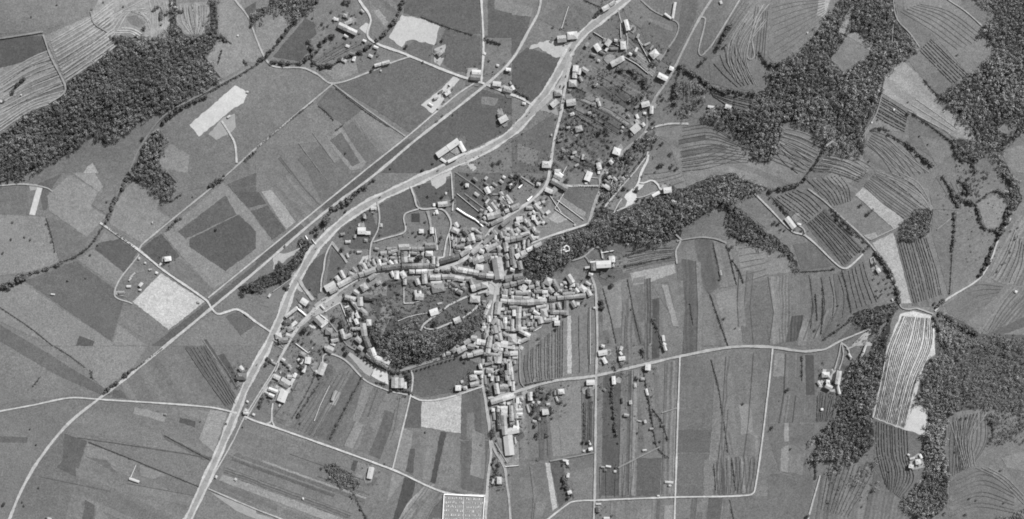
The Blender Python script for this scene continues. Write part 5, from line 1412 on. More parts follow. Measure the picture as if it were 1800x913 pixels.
# tile | ridge x1 y1 x2 y2 width count tone
BLD = """
t1|870 780 1130 640 78 3 172;1150 640 1370 560 78 3 150;700 825 830 755 95 1 226;760 872 870 812 55 1 150;840 655 890 720 60 1 200;900 580 950 680 55 1 168
t1|1200 480 1240 560 60 1 185;1185 0 1185 90 112 1 224;1235 75 1300 75 48 1 226;1390 560 1522 535 72 2 142;1410 430 1430 500 50 1 195;1440 350 1522 335 60 1 150;1470 440 1522 425 55 1 160
t1|1285 690 1370 630 62 1 160;1190 760 1240 840 92 1 165;1080 850 1140 890 60 1 158;1130 640 1160 700 30 1 150;1150 500 1185 580 34 1 120;680 20 690 22 30 1 180;985 350 1005 400 28 1 170
t1|1010 610 1080 640 60 1 165;1060 540 1110 600 50 1 155;1310 540 1350 560 50 1 160;1330 430 1360 500 44 1 165;180 790 200 830 40 1 120;1380 760 1440 730 50 1 150
t2|0 540 180 512 72 3 138;200 520 560 507 76 5 142;575 512 650 512 62 1 132;160 265 300 258 80 1 176;225 320 240 470 88 2 166;330 288 500 285 60 2 142;510 238 655 235 72 2 145;510 275 655 275 40 1 118
t2|520 350 615 350 72 1 202;622 390 626 490 46 1 190;690 390 676 520 46 2 162;705 458 970 385 82 3 112;990 370 1100 300 62 1 165;1050 300 1130 260 70 1 202;1120 85 1150 175 82 1 196;1190 140 1270 130 82 1 135
t2|870 20 960 60 70 1 186;930 262 1030 250 56 1 145;430 50 490 50 56 1 235;600 0 606 80 54 1 222;1140 350 1290 240 58 2 152;1290 220 1430 100 60 2 142;1150 465 1380 370 92 3 166;1330 300 1490 225 82 2 160
t2|950 560 1230 612 76 4 200;1230 635 1430 655 66 2 160;1190 525 1290 540 76 1 205;130 585 130 690 70 1 200;195 590 240 670 70 1 196;300 592 370 590 56 1 190;390 592 540 585 62 2 206;500 625 510 750 72 1 186;395 690 425 765 62 1 168
t2|60 590 90 660 45 1 190;565 590 565 700 40 1 150;575 670 722 668 80 2 165;735 658 900 662 72 2 160;905 670 1035 695 70 1 165;590 742 740 735 40 1 192;605 830 760 800 112 1 152;640 570 700 575 45 1 160;730 565 850 555 46 1 162;870 520 940 580 60 1 160
t2|1050 690 1140 690 62 1 155;1120 700 1150 780 50 1 165;1130 822 1260 780 92 2 186;1270 775 1355 765 80 1 170;240 690 242 765 50 1 160;380 840 385 913 40 1 180;440 850 450 910 38 1 190;760 600 840 600 30 1 120;1360 610 1440 620 50 1 168
t2|1240 310 1300 330 60 1 175;1330 250 1390 270 50 1 196;1300 160 1360 110 36 1 130;1070 140 1100 190 40 1 150;1110 400 1130 460 50 1 180;1000 330 1030 370 50 1 150;60 320 140 290 60 1 155;20 340 80 330 50 1 150;110 440 130 490 40 1 190;30 450 80 500 50 1 196;290 440 350 440 50 1 160;0 290 140 275 50 2 145
t2|1010 20 1080 90 60 1 120;1180 30 1260 90 40 1 150;1490 250 1522 300 60 1 165;1400 40 1440 90 40 1 140;330 340 400 350 40 1 150;530 440 560 480 40 1 165;700 420 760 410 40 1 175;860 740 950 800 50 1 140;1010 800 1060 830 50 1 135;940 850 1010 880 60 1 130
t3|50 30 60 110 60 1 150;60 200 90 320 70 2 180;145 260 170 500 78 3 150;60 175 290 130 80 3 166;130 30 170 110 62 1 160;200 15 250 70 62 1 175;270 105 360 75 50 1 190;300 0 375 60 52 1 160;430 0 462 60 52 1 192;400 105 445 170 62 1 165;460 60 520 80 60 1 150
t3|200 395 350 320 74 2 205;350 310 550 210 60 2 200;200 440 330 370 40 2 170;250 450 275 560 62 1 165;90 450 100 530 42 1 160;180 470 192 540 62 1 155;130 560 185 570 50 1 190;60 690 300 645 88 2 162;40 790 320 708 76 3 156;330 700 400 740 60 1 180
t3|280 790 340 830 88 1 186;200 872 380 870 60 2 180;40 860 95 870 80 1 155;470 750 520 750 72 1 165;590 700 680 745 108 1 204;450 850 560 850 60 1 150;560 862 632 860 46 1 215;900 640 965 740 76 1 175;955 770 995 770 44 1 222;835 740 885 740 44 1 182
t3|700 700 770 830 62 1 148;1060 790 1140 850 82 1 180;1160 830 1205 913 62 1 168;830 895 1000 885 52 2 170;1000 820 1040 870 50 1 190;1280 500 1475 488 100 1 216;1210 530 1270 528 98 1 145;1480 430 1530 430 72 1 230;1490 510 1522 505 44 1 165;1180 620 1230 640 50 1 190
t3|480 830 530 790 40 1 150;640 800 700 870 60 1 165;560 740 570 800 40 1 130;380 800 450 790 50 1 175;1140 730 1200 770 40 1 180;660 840 720 840 50 1 150;0 60 30 140 50 1 155;70 360 110 420 60 1 160;0 640 40 700 60 1 180
t3|1130 540 1190 530 28 1 210;1200 465 1270 460 22 1 215
t6|0 65 95 80 60 1 176;100 80 350 92 78 3 166;355 92 620 72 78 3 162;650 40 740 45 72 1 150;760 30 1140 -5 62 4 170;480 155 610 138 40 1 182;570 170 592 290 92 1 186;690 100 700 245 80 2 165;710 222 880 222 66 2 160;880 65 880 262 70 2 156
t6|765 95 800 180 50 1 170;250 145 238 300 76 2 172;238 300 240 470 80 2 178;250 470 395 540 62 2 200;385 560 260 620 52 1 172;230 610 270 620 56 1 226;120 150 220 160 50 1 150;180 190 182 270 46 1 220;62 290 58 445 56 2 190;160 320 158 470 46 1 170
t6|65 445 125 445 62 1 165;100 590 215 580 145 1 166;0 640 95 655 92 1 214;500 335 565 320 92 1 160;595 335 680 325 56 1 160;450 290 530 290 42 1 200;722 370 792 368 66 1 212;130 772 230 768 62 1 236;50 780 120 780 62 1 150;265 690 296 712 44 1 216
t6|160 830 232 830 32 1 170;955 75 1000 150 62 1 165;1015 110 1055 110 42 1 230;1310 775 1425 755 72 1 226;1370 830 1412 905 52 1 226;1345 670 1390 680 40 1 180;140 20 180 25 50 1 200;20 10 90 10 60 1 185;400 40 430 60 40 1 190;500 40 600 40 50 1 180;540 50 560 90 50 1 200
t6|440 210 520 260 50 1 185;560 120 600 120 40 1 170;850 150 880 190 30 1 160;0 350 20 440 40 1 160;30 500 90 540 60 1 150;100 650 160 640 40 1 160;190 15 290 20 60 1 165;300 30 390 40 55 1 160;330 60 380 70 30 1 160
t5|1345 170 1395 70 52 2 190;1315 250 1345 180 50 1 195;1360 270 1370 350 52 1 175;1500 80 1475 250 92 2 176;1430 400 1455 500 82 1 160;1390 540 1350 770 72 3 182;1470 620 1485 700 84 1 186;1115 40 1245 50 95 1 176;1060 590 1090 640 92 1 165;1125 560 1200 575 72 1 176
t5|1200 612 1320 632 82 2 196;1080 670 1175 682 72 1 160;940 745 1060 690 82 2 170;875 750 930 700 62 1 165;795 772 852 770 52 1 160;1010 820 1060 800 50 1 172;1080 802 1150 790 58 1 176;1160 778 1285 748 66 2 186;580 235 685 200 92 1 216;900 345 985 310 82 1 200
t5|1480 320 1500 480 60 2 160;1400 460 1430 500 50 1 160;1440 540 1500 560 60 1 180;1500 500 1522 600 70 1 160;1300 780 1500 800 50 2 165;1430 740 1500 700 60 1 180;1340 850 1410 850 80 1 150;1440 860 1522 840 90 1 170;1280 340 1300 400 40 1 170;1260 440 1290 470 30 1 200;1340 300 1370 300 40 1 185
t5|740 800 780 790 46 1 150;1410 380 1470 300 50 1 150;1180 180 1210 130 30 1 160;380 10 490 20 90 1 185;680 110 740 100 26 1 170
t4|375 55 455 110 82 1 226;165 285 322 160 52 2 206;140 375 230 345 82 1 112;250 400 312 350 46 1 222;185 460 262 425 72 1 150;30 545 112 530 82 1 176;80 605 200 590 80 1 148;170 520 240 552 60 1 165;570 290 660 380 100 1 166;635 410 720 340 60 1 208
t4|700 475 790 480 92 1 140;780 540 870 530 70 1 132;910 450 955 580 58 2 176;960 560 1045 520 58 1 160;780 605 870 580 62 1 188;720 700 800 740 92 1 165;770 640 830 665 26 1 226;960 20 1100 50 72 2 180;1165 20 1165 140 82 2 186;1225 20 1350 30 82 1 112
t4|1282 320 1282 400 66 1 186;1200 370 1225 540 84 2 165;1060 445 1175 440 42 1 150;1170 170 1240 240 60 1 148;1090 110 1150 190 60 1 160;440 870 500 855 80 1 226;330 850 350 880 30 1 190;1180 620 1110 560 70 1 150;1140 680 1200 720 60 1 165;1030 30 1090 130 40 1 196
t4|1110 230 1140 300 46 1 222;1100 310 1130 380 50 1 222;690 700 740 690 50 1 170;360 770 430 800 60 1 150;340 110 370 160 30 1 170;1200 250 1260 250 50 1 150;1060 120 1130 100 30 1 200;960 160 1010 140 20 1 220
t4|1225 545 1285 690 75 2 132;1275 690 1320 800 75 1 128;1320 800 1420 900 70 1 132;1420 890 1500 935 68 1 130;1325 700 1365 800 52 1 226
u5|330 20 420 95 60 1 132;420 95 530 160 58 1 130;530 160 620 200 56 1 135;430 -10 450 60 50 1 228;450 60 545 90 55 1 232;545 90 645 140 58 1 232;720 335 718 470 100 1 176;790 345 800 470 88 1 180;850 400 855 480 42 1 215
u4|118 325 235 322 88 1 135;1292 140 1232 290 98 1 196;1035 100 1110 110 90 1 226;1040 170 1010 265 44 2 208;715 370 830 440 108 1 192;620 310 700 350 60 1 210;800 325 860 330 60 1 190;915 280 885 330 44 1 236;885 350 840 430 40 1 206;762 515 710 655 118 1 236
u4|550 485 665 525 52 1 186;550 560 620 590 50 1 196;950 80 955 120 24 1 210;1180 240 1200 280 40 1 190;215 770 260 800 60 1 185;335 825 360 835 26 1 220;690 705 700 715 26 1 210;500 530 540 550 30 1 180;700 260 715 265 26 1 200;1400 640 1440 520 40 1 175
u1|395 660 470 655 46 1 216;1295 607 1420 597 72 1 192;1225 610 1255 610 38 1 236;1268 680 1285 732 36 1 236;512 885 550 885 48 1 182;1230 720 1250 725 28 1 180;225 880 245 882 34 1 210;290 770 330 770 50 1 150;1390 455 1412 457 28 1 225
b0|955 822 1070 742 34 2 240;1072 750 1100 800 24 1 236;975 838 1012 862 14 1 232;1012 855 1105 808 16 2 226;435 130 530 175 32 2 188;470 125 510 110 20 1 160;420 102 434 104 14 1 240;460 80 480 84 20 1 150;488 100 502 104 16 1 190;474 240 492 246 14 1 236
b0|625 347 705 325 20 2 190;655 372 662 374 8 1 210;958 290 982 270 26 1 165;1132 408 1182 412 28 1 148;1140 380 1186 382 26 1 218;1250 440 1292 445 26 1 234;1308 466 1353 478 30 1 165;1320 366 1344 368 17 1 242;1270 345 1282 347 12 1 200;1285 640 1325 618 34 1 216;1275 608 1305 600 24 1 150
b0|965 490 985 478 10 1 115;910 546 932 560 12 1 195;940 520 960 510 16 1 190;1000 500 1025 484 18 1 205;1020 450 1035 430 14 1 200;960 575 980 560 14 1 180;1200 280 1212 285 12 1 225;1340 430 1345 445 10 1 150
c0|292 190 345 185 42 1 204;240 208 286 203 38 1 168;440 235 462 268 28 1 224;498 240 518 212 28 1 190;586 220 588 260 30 1 218;600 105 614 160 22 1 206;523 342 578 312 32 1 182;575 312 592 306 28 1 214;735 300 768 272 42 1 196;862 12 848 98 14 2 200
c0|806 72 842 98 10 1 212;832 358 852 366 21 1 242;772 394 820 418 28 1 238;338 345 330 412 30 2 200;300 440 340 440 38 1 166;224 492 264 490 32 1 172;208 560 240 532 30 1 188;288 545 336 538 36 1 175;684 556 726 545 30 1 206;738 560 736 600 20 1 192
c0|634 695 670 664 42 1 226;335 685 370 675 32 1 160;535 793 572 805 38 1 226;160 868 206 870 36 1 216;1034 562 1066 566 12 1 238;1126 560 1156 570 24 1 214;478 52 512 32 26 1 186;515 28 545 8 20 1 190;225 905 250 905 24 1 234;580 672 592 672 12 1 222
c0|694 597 708 598 12 1 234;450 318 464 322 14 1 200;515 862 530 850 24 1 200;345 375 365 380 34 1 190;370 360 400 380 24 1 170;54 545 72 548 14 1 190;455 860 465 895 24 1 215;540 213 556 215 16 1 180;520 258 560 258 14 1 150;660 200 670 180 14 1 160;204 712 212 712 10 1 190
c0|-5 455 8 475 24 1 190;700 240 730 225 10 1 160;730 262 745 240 10 1 165;1060 600 1075 590 10 1 200;1100 5 1106 20 12 1 230;650 570 670 560 12 1 150
u2|138 350 182 350 48 1 236;410 378 452 458 70 1 196;440 640 492 702 46 1 242;478 588 550 680 62 1 150;708 530 742 592 46 1 236;760 662 862 610 72 1 166;430 772 610 728 100 2 186;480 872 640 790 62 2 155;620 890 745 790 56 2 150;1178 68 1272 62 72 1 202
u2|1165 95 1250 100 40 1 140;1330 200 1425 252 82 1 176;1290 280 1500 400 82 3 165;1208 400 1300 440 60 1 206;1290 452 1352 388 72 1 165;1060 600 1180 740 62 2 165;820 812 905 800 82 1 212;1025 780 1075 780 62 1 220;925 840 960 820 60 1 190;950 650 1045 650 50 1 160
u2|470 372 488 380 26 1 215;800 870 860 860 60 1 175;1100 700 1150 760 60 1 190;960 880 1010 860 60 1 160;670 700 720 680 50 1 190;880 760 930 740 40 1 150;540 700 590 740 40 1 175;1090 330 1140 340 50 1 175;1000 740 1010 700 40 1 170
u2|0 850 30 913 60 1 190;1140 645 1155 650 20 1 235;380 770 410 810 40 1 185;340 830 380 850 40 1 150
u3|285 170 238 285 86 1 230;400 150 402 195 34 1 224;380 95 420 110 50 1 200;480 348 552 400 52 1 216;1118 492 1212 442 42 1 234;1268 422 1372 410 82 1 218;215 325 248 326 22 1 220;440 350 480 370 44 1 185;520 255 560 230 40 1 170;640 330 650 350 24 1 215;1390 560 1430 590 40 1 190;70 875 90 880 24 1 220;500 180 520 190 30 1 190
u6|545 415 568 552 68 1 190;600 455 712 455 66 1 166;600 500 712 495 30 1 145;735 110 768 370 50 3 176;775 390 778 510 52 1 182;690 240 702 370 56 1 176;480 665 790 575 74 2 206;530 95 612 100 90 1 182;612 20 612 140 34 1 160;440 20 600 35 50 2 156
u6|415 240 512 240 72 1 170;655 20 735 20 52 1 150;750 18 836 18 58 1 236;770 68 836 70 34 1 182;330 150 345 215 44 1 176;195 340 290 320 76 1 186;255 268 365 268 48 1 180;205 435 320 410 62 1 172;5 475 75 475 74 1 220;76 388 108 388 30 1 240
u6|110 480 160 470 50 1 160;335 320 370 310 60 1 202;1375 525 1460 520 72 1 190;1168 800 1252 790 80 1 206;1000 530 1008 640 68 1 176;1030 655 1062 660 42 1 200;836 605 836 682 42 1 236;872 625 874 680 22 1 220;820 775 902 770 50 1 186;820 825 902 825 50 1 196
u6|490 770 530 770 44 1 236;515 800 530 900 38 1 150;612 745 700 745 58 1 232;660 775 656 840 84 1 206;750 710 760 913 66 2 182;585 790 592 980 62 2 112;650 845 668 1100 80 2 162;430 480 455 490 18 1 230;400 310 410 420 30 1 140;850 712 870 740 30 1 190;960 700 990 800 24 1 170
u6|400 160 500 130 40 1 165;810 800 812 900 24 1 170;1020 690 1040 720 24 1 150;1350 590 1370 650 30 1 165
u7|700 150 850 120 88 1 234;703 195 732 458 130 1 224;590 755 590 842 62 1 226;515 780 498 842 26 1 214;590 0 600 110 60 1 112;1440 530 1490 530 22 1 225;1490 530 1500 580 22 1 225;1500 720 1530 725 44 1 220;760 20 770 60 60 1 150;730 0 760 20 40 1 185;830 0 840 80 30 1 190;800 220 810 300 20 1 170;580 385 600 390 26 1 160
b1|1270 450 1288 560 56 1 170;1235 630 1215 640 20 1 160;1290 100 1300 120 20 1 160;1340 60 1351 80 22 1 190;1320 120 1351 160 20 1 170;75 640 66 655 12 1 215;150 600 175 590 16 1 110;340 700 360 720 10 1 190
a1|868 456 900 452 26 1 236;690 548 712 528 8 1 196;684 556 700 545 8 1 190;680 568 692 556 8 1 190;668 600 690 600 12 1 200;735 598 748 582 16 1 206;625 632 655 630 14 1 165;728 450 738 452 12 1 205;820 526 832 530 12 1 205;785 512 800 510 8 1 200;1290 740 1310 755 12 1 226;1040 682 1052 680 12 1 205;760 475 770 476 10 1 190;732 618 745 620 10 1 200;268 640 288 642 7 1 230;800 262 806 262 8 1 200;840 488 850 478 10 1 225
a2|682 698 733 716 12 1 242;1250 158 1300 160 38 1 132;1262 125 1280 110 26 1 190;250 908 270 912 10 1 230;1285 350 1310 355 16 1 190;1240 165 1250 175 10 1 200;1238 700 1248 705 12 1 225;1135 688 1145 692 14 1 190;865 358 878 362 10 1 150;1255 186 1257 188 5 1 200;1340 360 1345 362 8 1 220;1300 290 1310 295 10 1 200
b2|610 640 598 698 30 1 240;1283 690 1283 728 26 1 226;245 800 250 808 8 1 200;1085 188 1090 190 14 1 225;120 310 128 312 10 1 220;1335 90 1340 210 24 2 180
c2|565 66 597 62 22 1 226;570 8 584 14 20 1 205;804 -4 812 22 16 1 200;704 110 732 112 32 1 236;536 158 539 200 20 1 220;656 165 672 168 16 1 130;708 225 716 258 13 1 200;394 192 436 190 28 1 222;410 222 413 262 28 1 140;270 602 298 606 9 1 236;288 606 296 624 10 1 236
c2|690 550 710 548 10 1 190;470 636 490 640 10 1 150;496 632 522 636 9 1 232;485 655 500 655 12 1 132;538 660 550 660 12 1 220;405 545 425 540 16 1 226;374 552 386 552 10 1 230;288 685 302 685 16 1 222;295 775 314 768 18 1 222;443 833 470 833 9 1 226;455 848 456 874 28 1 130;485 908 515 908 14 1 222;808 716 850 720 12 1 214;828 735 840 735 10 1 225
c2|766 790 778 790 9 1 200;664 394 682 396 5 1 190;482 225 495 235 14 1 145;405 500 415 520 10 1 220;570 30 580 45 12 1 225;20 300 24 380 20 1 190;5 430 35 440 30 1 230
c1|797 858 802 888 14 1 236;797 900 812 908 14 1 236;1098 515 1104 540 12 1 150;1188 205 1192 212 9 1 225;606 374 614 378 7 1 225;845 145 868 165 12 1 190;280 600 290 606 9 1 200;430 712 440 712 9 1 225;525 440 528 470 30 1 226
d1|98 236 140 290 30 1 240;578 505 590 525 20 1 205;1305 625 1315 630 12 1 215;152 268 175 274 10 1 205;655 665 660 675 6 1 215;575 798 580 808 8 1 205
d2|308 185 326 187 18 1 242;305 205 338 222 26 1 186;378 130 366 200 26 1 176;285 150 325 150 30 1 188;262 186 276 205 14 1 200;368 205 378 250 14 1 200;280 333 292 333 12 1 238;780 612 806 608 28 1 236;745 632 768 636 20 1 212;750 595 775 590 12 1 196
d2|802 570 812 590 12 1 238;738 570 748 575 8 1 220;518 -6 490 70 13 2 200;428 125 432 135 8 1 215;850 640 856 650 8 1 190;425 40 440 60 10 1 190
d0|663 578 670 580 9 1 240;208 172 212 174 5 1 220;546 646 552 648 7 1 225
a0|908 10 904 28 10 1 230;922 36 934 42 8 1 210;0 535 10 537 10 1 235;440 700 456 704 12 1 226;1252 186 1258 188 7 1 235;1300 484 1310 486 9 1 215;1200 620 1215 610 10 1 190;108 500 113 502 5 1 215
"""
nb = 0
for ln in BLD.strip().splitlines():
    tl, body = ln.split('|'); sc = TILES[tl][2]
    for q in body.split(';'):
        v = [float(t) for t in q.split()]
        (a, b), (c, d) = S(tl, '%f %f %f %f' % tuple(v[:4])); n = int(v[5])
        for i in range(n):
            t0, t1 = i/n, (i+1)/n
            jw = random.uniform(.92, 1.06) if n > 1 else 1
            tone = v[6]*(random.uniform(.86, 1.08) if n > 1 and v[6] < 215 else 1)
            building((a+(c-a)*t0, b+(d-b)*t0), (a+(c-a)*t1, b+(d-b)*t1), v[4]/sc*jw, tone, n > 1)
            nb += 1
# outbuildings filling the yards of the old town
INF = [('t1','1150 480 1522 340 1522 530 1370 560 1150 640',14,0),('t2','0 290 480 250 480 470 180 500 0 510',16,0),('t2','520 600 1050 690 1050 830 720 860 560 760',14,0),
       ('t2','800 60 1290 0 1280 200 1100 330 900 360',16,0),('t2','1150 260 1500 60 1522 420 1200 480',18,0),('t3','0 0 480 0 480 180 330 330 60 300',16,0),
       ('t3','60 700 500 720 1250 780 1250 913 0 913',26,0),('t6','0 60 440 120 560 320 260 620 0 640',22,0),('t6','440 140 900 80 880 250 560 380',12,0),
       ('t5','1300 60 1522 60 1522 900 1330 900 1300 600',16,.1),('t6','0 660 240 640 240 913 0 913',9,0),('u2','440 480 900 650 700 850 480 900 300 800',16,-.6),
       ('u2','900 560 1240 540 1250 860 820 913',14,.6),('t4','980 20 1240 120 1200 560 1040 560',12,0),('t4','20 520 250 300 300 420 160 640',8,.6),('u6','400 30 830 60 800 400 420 500',10,0),
       ('c0','300 330 480 420 460 640 300 600',8,.3),('c0','600 500 760 520 740 640 560 760',9,.6),('c0','240 620 480 700 450 860 230 900',9,.2),
       ('u2','0 160 900 230 700 560 200 500',11,-.6),('b1','420 170 640 300 640 420 470 420',6,0),('c2','110 230 240 220 230 420 100 400',7,0),('c2','450 200 780 130 820 500 560 520',8,0),
       ('c0','420 160 560 200 700 260 560 330 380 280',9,-.5),('u4','480 20 900 100 1100 100 800 330',8,1.0),('c1','900 0 60 0 60 60' if 0 else '470 0 640 0 560 120 480 150',6,.9),('b0','380 40 620 20 640 300 420 330',9,-.5),
       ('u6','480 620 900 600 900 913 500 913',10,0),('t5','780 660 1300 560 1310 700 860 800',8,-.3)]
foot = []
for r in REG:
    if r[0].name.split('.')[0] in ('house', 'row_house', 'shed', 'warehouse'):
        w_ = r[0].children[0].dimensions; foot.append((r[1], r[2], max(2.0, .5*math.sqrt(max(w_.x, 1)*max(w_.y, 1)))))
STR = []
for ln in ROADS.strip().splitlines():
    tl, wd, tn_, pts = ln.split('|'); L = smooth_line(S(tl, pts), 3.0); STR.append(np.c_[L, np.full(len(L), float(wd)/TILES[tl][2]/2)])
STR = np.concatenate(STR)
for tl, pts, n, ang in INF:
    pl = S(tl, pts); xs = [p[0] for p in pl]; ys = [p[1] for p in pl]; made = 0
    for _ in range(600):
        if made >= n: break
        x, y = random.uniform(min(xs), max(xs)), random.uniform(min(ys), max(ys))
        if not inpoly(np.array([x]), np.array([y]), pl)[0]: continue
        l_, w_ = random.uniform(4.5, 9), random.uniform(3.6, 6); rad = math.sqrt(l_*w_)/2
        if any((x-a)**2+(y-b)**2 < (rad+c)**2*.80 for a, b, c in foot): continue
        if (np.hypot(STR[:,0]-x, STR[:,1]-y) < STR[:,2]+w_*.5).any(): continue
        a = -ang+random.choice((0, math.pi/2))+random.gauss(0, .12)
        building((x-math.cos(a)*l_/2, y-math.sin(a)*l_/2), (x+math.cos(a)*l_/2, y+math.sin(a)*l_/2), w_, random.choice((118, 135, 150, 160, 172, 188, 205)), False, 'yard', hh=random.uniform(2.6, 4.6))
        foot.append((x, y, rad)); made += 1; nb += 1
# ------------------------------------------------------------------ walls
WALLS = [('u2','20 660 140 740 270 810',3.2,'long white'),('u2','270 810 330 860 375 905',2.2,'white'),('u2','852 385 910 330',2.2,'white'),('u2','970 552 1042 488',2.4,'white'),
 ('u2','620 490 690 570 755 690',1.8,'pale'),('t4','335 180 385 220 440 268',2.6,'white'),('t4','630 255 735 335',1.6,'pale'),('t4','555 305 640 385',1.4,'pale'),
 ('t4','300 640 380 700 470 770 545 680',1.2,'pale'),('u2','1320 190 1350 150 1450 220',1.8,'white'),('u2','1440 190 1500 80',1.0,'pale'),
 ('t4','700 215 780 160 900 95 960 250 1020 390',.9,'pale'),('t1','1290 420 1380 600',1.0,'grey'),('t2','640 0 660 150 680 300',1.0,'pale'),
 ('t2','830 60 850 250 840 380',1.0,'pale'),('t2','870 60 890 250 930 380',1.0,'pale'),('c0','300 30 280 90 262 150',.9,'pale'),('u3','590 410 660 395 720 280',1.1,'pale'),
 ('u3','540 230 590 270 560 350',1.1,'pale'),('u6','430 290 540 250 630 210',1.0,'pale'),('u6','785 600 795 913',1.0,'grey'),('u7','620 0 650 200 660 440',1.0,'dark'),
 ('u7','670 612 860 597',1.2,'pale'),('t6','560 410 440 480 430 440',1.2,'grey'),('t6','1195 150 1195 500 1198 913',.7,'pale'),('t5','230 100 370 90 490 60',.8,'grey'),
 ('t5','560 230 400 255 270 290 150 340',.9,'pale'),('c1','290 80 225 190 330 265',.9,'grey'),('c1','200 120 260 210',.9,'grey'),('c1','240 145 380 250',1.0,'dark'),
 ('t3','1350 340 1522 310',1.6,'pale'),('t3','1340 300 1360 410',1.0,'pale'),('c0','430 170 500 215 570 245',.8,'grey'),('c0','590 300 660 340 720 390',.9,'grey'),
 ('c0','690 240 660 200 730 330',.8,'pale'),('b0','640 740 640 741',.8,'grey') if 0 else ('c0','570 120 575 200',1.0,'pale'),('a2','690 690 720 620',.8,'pale'),
 ('t1','430 110 460 160',1.4,'white'),('t1','520 160 570 230',1.4,'pale'),('t1','340 190 380 270',1.6,'dark'),('b1','1060 110 1200 225',.8,'pale'),('b1','780 600 780 690 840 690',.8,'pale'),
 ('t6','300 405 400 405',.6,'pale'),('t6','300 440 390 440',.6,'pale'),('u4','1370 430 1240 700 1160 913',.7,'pale'),('u6','1050 390 1060 340',.6,'pale') ]
def wall_thing(L, th, h, mat, name, adj, cat='wall', hook=None):
    L = np.array(L); m = len(L); d = np.gradient(L, axis=0); d /= (np.linalg.norm(d, axis=1)[:, None]+1e-9); nr = np.stack([-d[:,1], d[:,0]], 1)*th/2
    A, B = L+nr, L-nr; ax, ay = P(A[:,0], A[:,1], h); bx, by = P(B[:,0], B[:,1], h); cx, cy = P(L[:,0], L[:,1]); z = hgt(cx, cy)+.45
    V = np.empty((m*4, 3)); V[0::4] = np.stack([ax, ay, z-.4], 1); V[1::4] = np.stack([ax, ay, z+h], 1); V[2::4] = np.stack([bx, by, z+h], 1); V[3::4] = np.stack([bx, by, z-.4], 1)
    i = np.arange(m-1)*4; F = np.concatenate([np.stack([i+a, i+a+1, i+a+5, i+a+4], 1) for a in range(3)]+[np.array([[0, 1, 2, 3], [4*m-1, 4*m-2, 4*m-3, 4*m-4]])])
    o = mesh_obj(name, V, F, mat); c = L[m//2]; reg(o, c[0], c[1], adj, 'wall', cat, 'garden walls'); return o
for tl, pts, th, adj in WALLS:
    p = S(tl, pts); L = np.concatenate([np.linspace(p[i], p[i+1], max(2, int(math.dist(p[i], p[i+1])/3)+1))[(1 if i else 0):] for i in range(len(p)-1)])
    wall_thing(L, th, 1.9 if th < 2 else 2.6, M_WHITE if adj.endswith('white') else M_STONE, 'garden_wall', adj+' masonry')
# trodden yards and garden shrubs round the houses
gx_, gy_ = [], []
for px, py, L_, rz in LONE:
    if (inpoly(np.array([px]), np.array([py]), S('s', '560 420 860 380 960 330 1040 480 1040 560 930 600 900 700 840 640 640 640 560 560'))[0]): continue
    for u in range(2):
        a0 = random.uniform(0, 6.28); dx, dy = math.cos(a0)*L_*.6, math.sin(a0)*L_*.6; r0 = L_*random.uniform(.38, .62)
        pl = [(px+dx+r0*random.uniform(.65, 1.2)*math.cos(t), py+dy+r0*random.uniform(.65, 1.2)*math.sin(t)) for t in np.arange(0, 6.28, 1.3)+rz]
        o = sheet('yard', pl, RO-.035+.008*u, M_TOWN, .3); setp(o, random.uniform(118, 140) if u else random.uniform(88, 100))
        reg(o, px, py, 'trodden' if u else 'dark planted', 'yard' if u else 'kitchen garden', 'yard', None, 'structure')
    for _ in range(9):
        a0 = random.uniform(0, 6.28); r0 = L_*random.uniform(.75, 1.7); gx_.append(px+math.cos(a0)*r0); gy_.append(py+math.sin(a0)*r0)
gx_, gy_ = np.array(gx_), np.array(gy_); kk = np.array([(np.hypot(STR[:,0]-a, STR[:,1]-b) > STR[:,2]+1.5).all() for a, b in zip(gx_, gy_)]); wx, wy = P(gx_[kk], gy_[kk])
rr = rng.uniform(.8, 2.3, len(wx)); V, F = leaf_quads(np.stack([wx, wy, hgt(wx, wy)+rr*.6], 1), np.stack([rr, rr, rr*.9], 1), 26, 1.0)
o = mesh_obj('garden_shrubs', V, F, M_LEAF); o['kind'] = 'stuff'; o['label'] = 'small shrubs and bushes planted round the outlying houses'; o['category'] = 'shrubs'
# cemetery
cem = S('b2', '992 782 1206 793 1197 925 984 925')
o = sheet('cemetery_ground', cem, RO-.02, M_EARTH, .2); setp(o, 132); reg(o, 820, 890, 'gravelled pale', 'cemetery ground', 'ground', None, 'structure')
for a, b, nm in ((0, 1, 'upper'), (1, 2, 'right'), (3, 0, 'left')):
    L = np.linspace(cem[a], cem[b], 24); wall_thing(L, 1.3, 2.3, M_WHITE, 'cemetery_wall', nm+' pale cemetery')
wall_thing(np.linspace(S('b2','1094 790 1094 925')[0], S('b2','1094 790 1094 925')[1], 14), .8, 1.0, M_STONE, 'cemetery_wall', 'low inner cemetery')
gv, gf = boxmesh(.75, 1.2, -.3, .5); gv2, gf2 = boxmesh(.7, .12, .5, 1.5, 8); gv += [(a, b+1.0, z) for a, b, z in gv2]; gf += gf2
GM = bpy.data.meshes.new('grave'); GM.from_pydata(gv, [], gf); GM.materials.append(M_GRAVE)
gn = 0
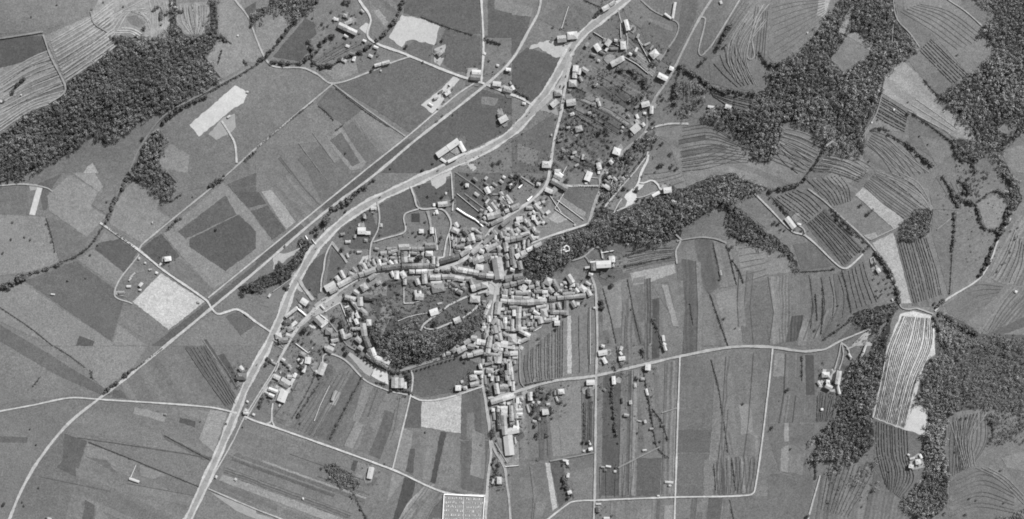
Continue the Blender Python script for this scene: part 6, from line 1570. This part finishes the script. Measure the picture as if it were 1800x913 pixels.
for r in range(6):
    for c in range(22):
        if random.random() < .16 or c == 11: continue
        u = (c+.8)/22.6+random.uniform(-.006, .006); v = (r+.7)/6.3+random.uniform(-.02, .02)
        tp = np.array(cem[0])*(1-u)+np.array(cem[1])*u; bt = np.array(cem[3])*(1-u)+np.array(cem[2])*u; q = tp*(1-v)+bt*v
        x, y = P(q[0], q[1]); o = bpy.data.objects.new('grave', GM); COL.objects.link(o)
        s = random.uniform(.8, 1.35); o.location = (float(x), float(y), float(hgt(x, y))+RO); o.scale = (s, s, s); o.rotation_euler = (0, 0, random.gauss(-.05, .06))
        o['label'] = 'stone grave slab, %s from the left in the %s row of the cemetery' % (ordn(c+1), ordn(r+1)); o['category'] = 'grave'; o['group'] = 'graves in the walled cemetery'
# ruin on the ridge: broken ring of thick walls
for k2, pts in enumerate(('t3|805 300 810 340 850 355', 't3|845 270 880 240 920 270', 't3|915 275 920 310 870 325', 't3|830 300 860 300')):
    tl, p = pts.split('|'); p = S(tl, p); L = np.concatenate([np.linspace(p[i], p[i+1], 4)[(1 if i else 0):] for i in range(len(p)-1)])
    L = L+rng.normal(0, .3, L.shape); wall_thing(L, 2.6-.2*k2, 2.5+k2*.8, M_STONE, 'ruined_wall', ('long', 'curved', 'thick', 'short')[k2]+' ruined castle', 'ruin')
# cars on the highway and in the yards
cv, cf = [], []
prof = [(-2.1,.35),(-2.15,.8),(-1.3,.95),(-.8,1.4),(.7,1.42),(1.25,.95),(2.1,.82),(2.15,.38)]
for sgn in (-.85, .85): cv += [(a, sgn*(1 if z < 1 else .82), z) for a, z in prof]
n_ = len(prof); cf = [tuple(range(n_-1, -1, -1)), tuple(range(n_, 2*n_))]+[(i, (i+1)%n_, (i+1)%n_+n_, i+n_) for i in range(n_)]
CARB = bpy.data.meshes.new('body'); CARB.from_pydata(cv, [], cf); CARB.materials.append(M_CAR)
wv = [(.33*math.cos(a*math.pi/5), y, .33+.33*math.sin(a*math.pi/5)) for y in (-.1, .1) for a in range(10)]
wf = [tuple(range(10)), tuple(range(19, 9, -1))]+[(i, i+10, (i+1)%10+10, (i+1)%10) for i in range(10)]
WHM = bpy.data.meshes.new('wheel'); WHM.from_pydata(wv, [], wf); WHM.materials.append(M_TYRE)
for px, py, ang in ((927,203,48),(932,197,48),(985,152,80),(995,134,75),(992,152,80),(556,437,50),(770,300,25),(1003,88,62),(452,641,62),(668,347,30)):
    x, y = P(px, py); t = empty('car', float(x), float(y), float(hgt(x, y))+RO+.9, math.radians(ang))
    b = bpy.data.objects.new('body', CARB); COL.objects.link(b); b.parent = t
    for wx in (-1.35, 1.35):
        for wy in (-.8, .8):
            wo = bpy.data.objects.new('wheel', WHM); COL.objects.link(wo); wo.parent = t; wo.location = (wx, wy, 0)
    reg(t, px, py, 'small dark', 'car on the road', 'car', 'cars on the highway')
finish_labels()
bpy.context.view_layer.update()
print('buildings', nb, 'vine rows', vn, 'trees', tree_n[0], 'objects', len(bpy.data.objects))
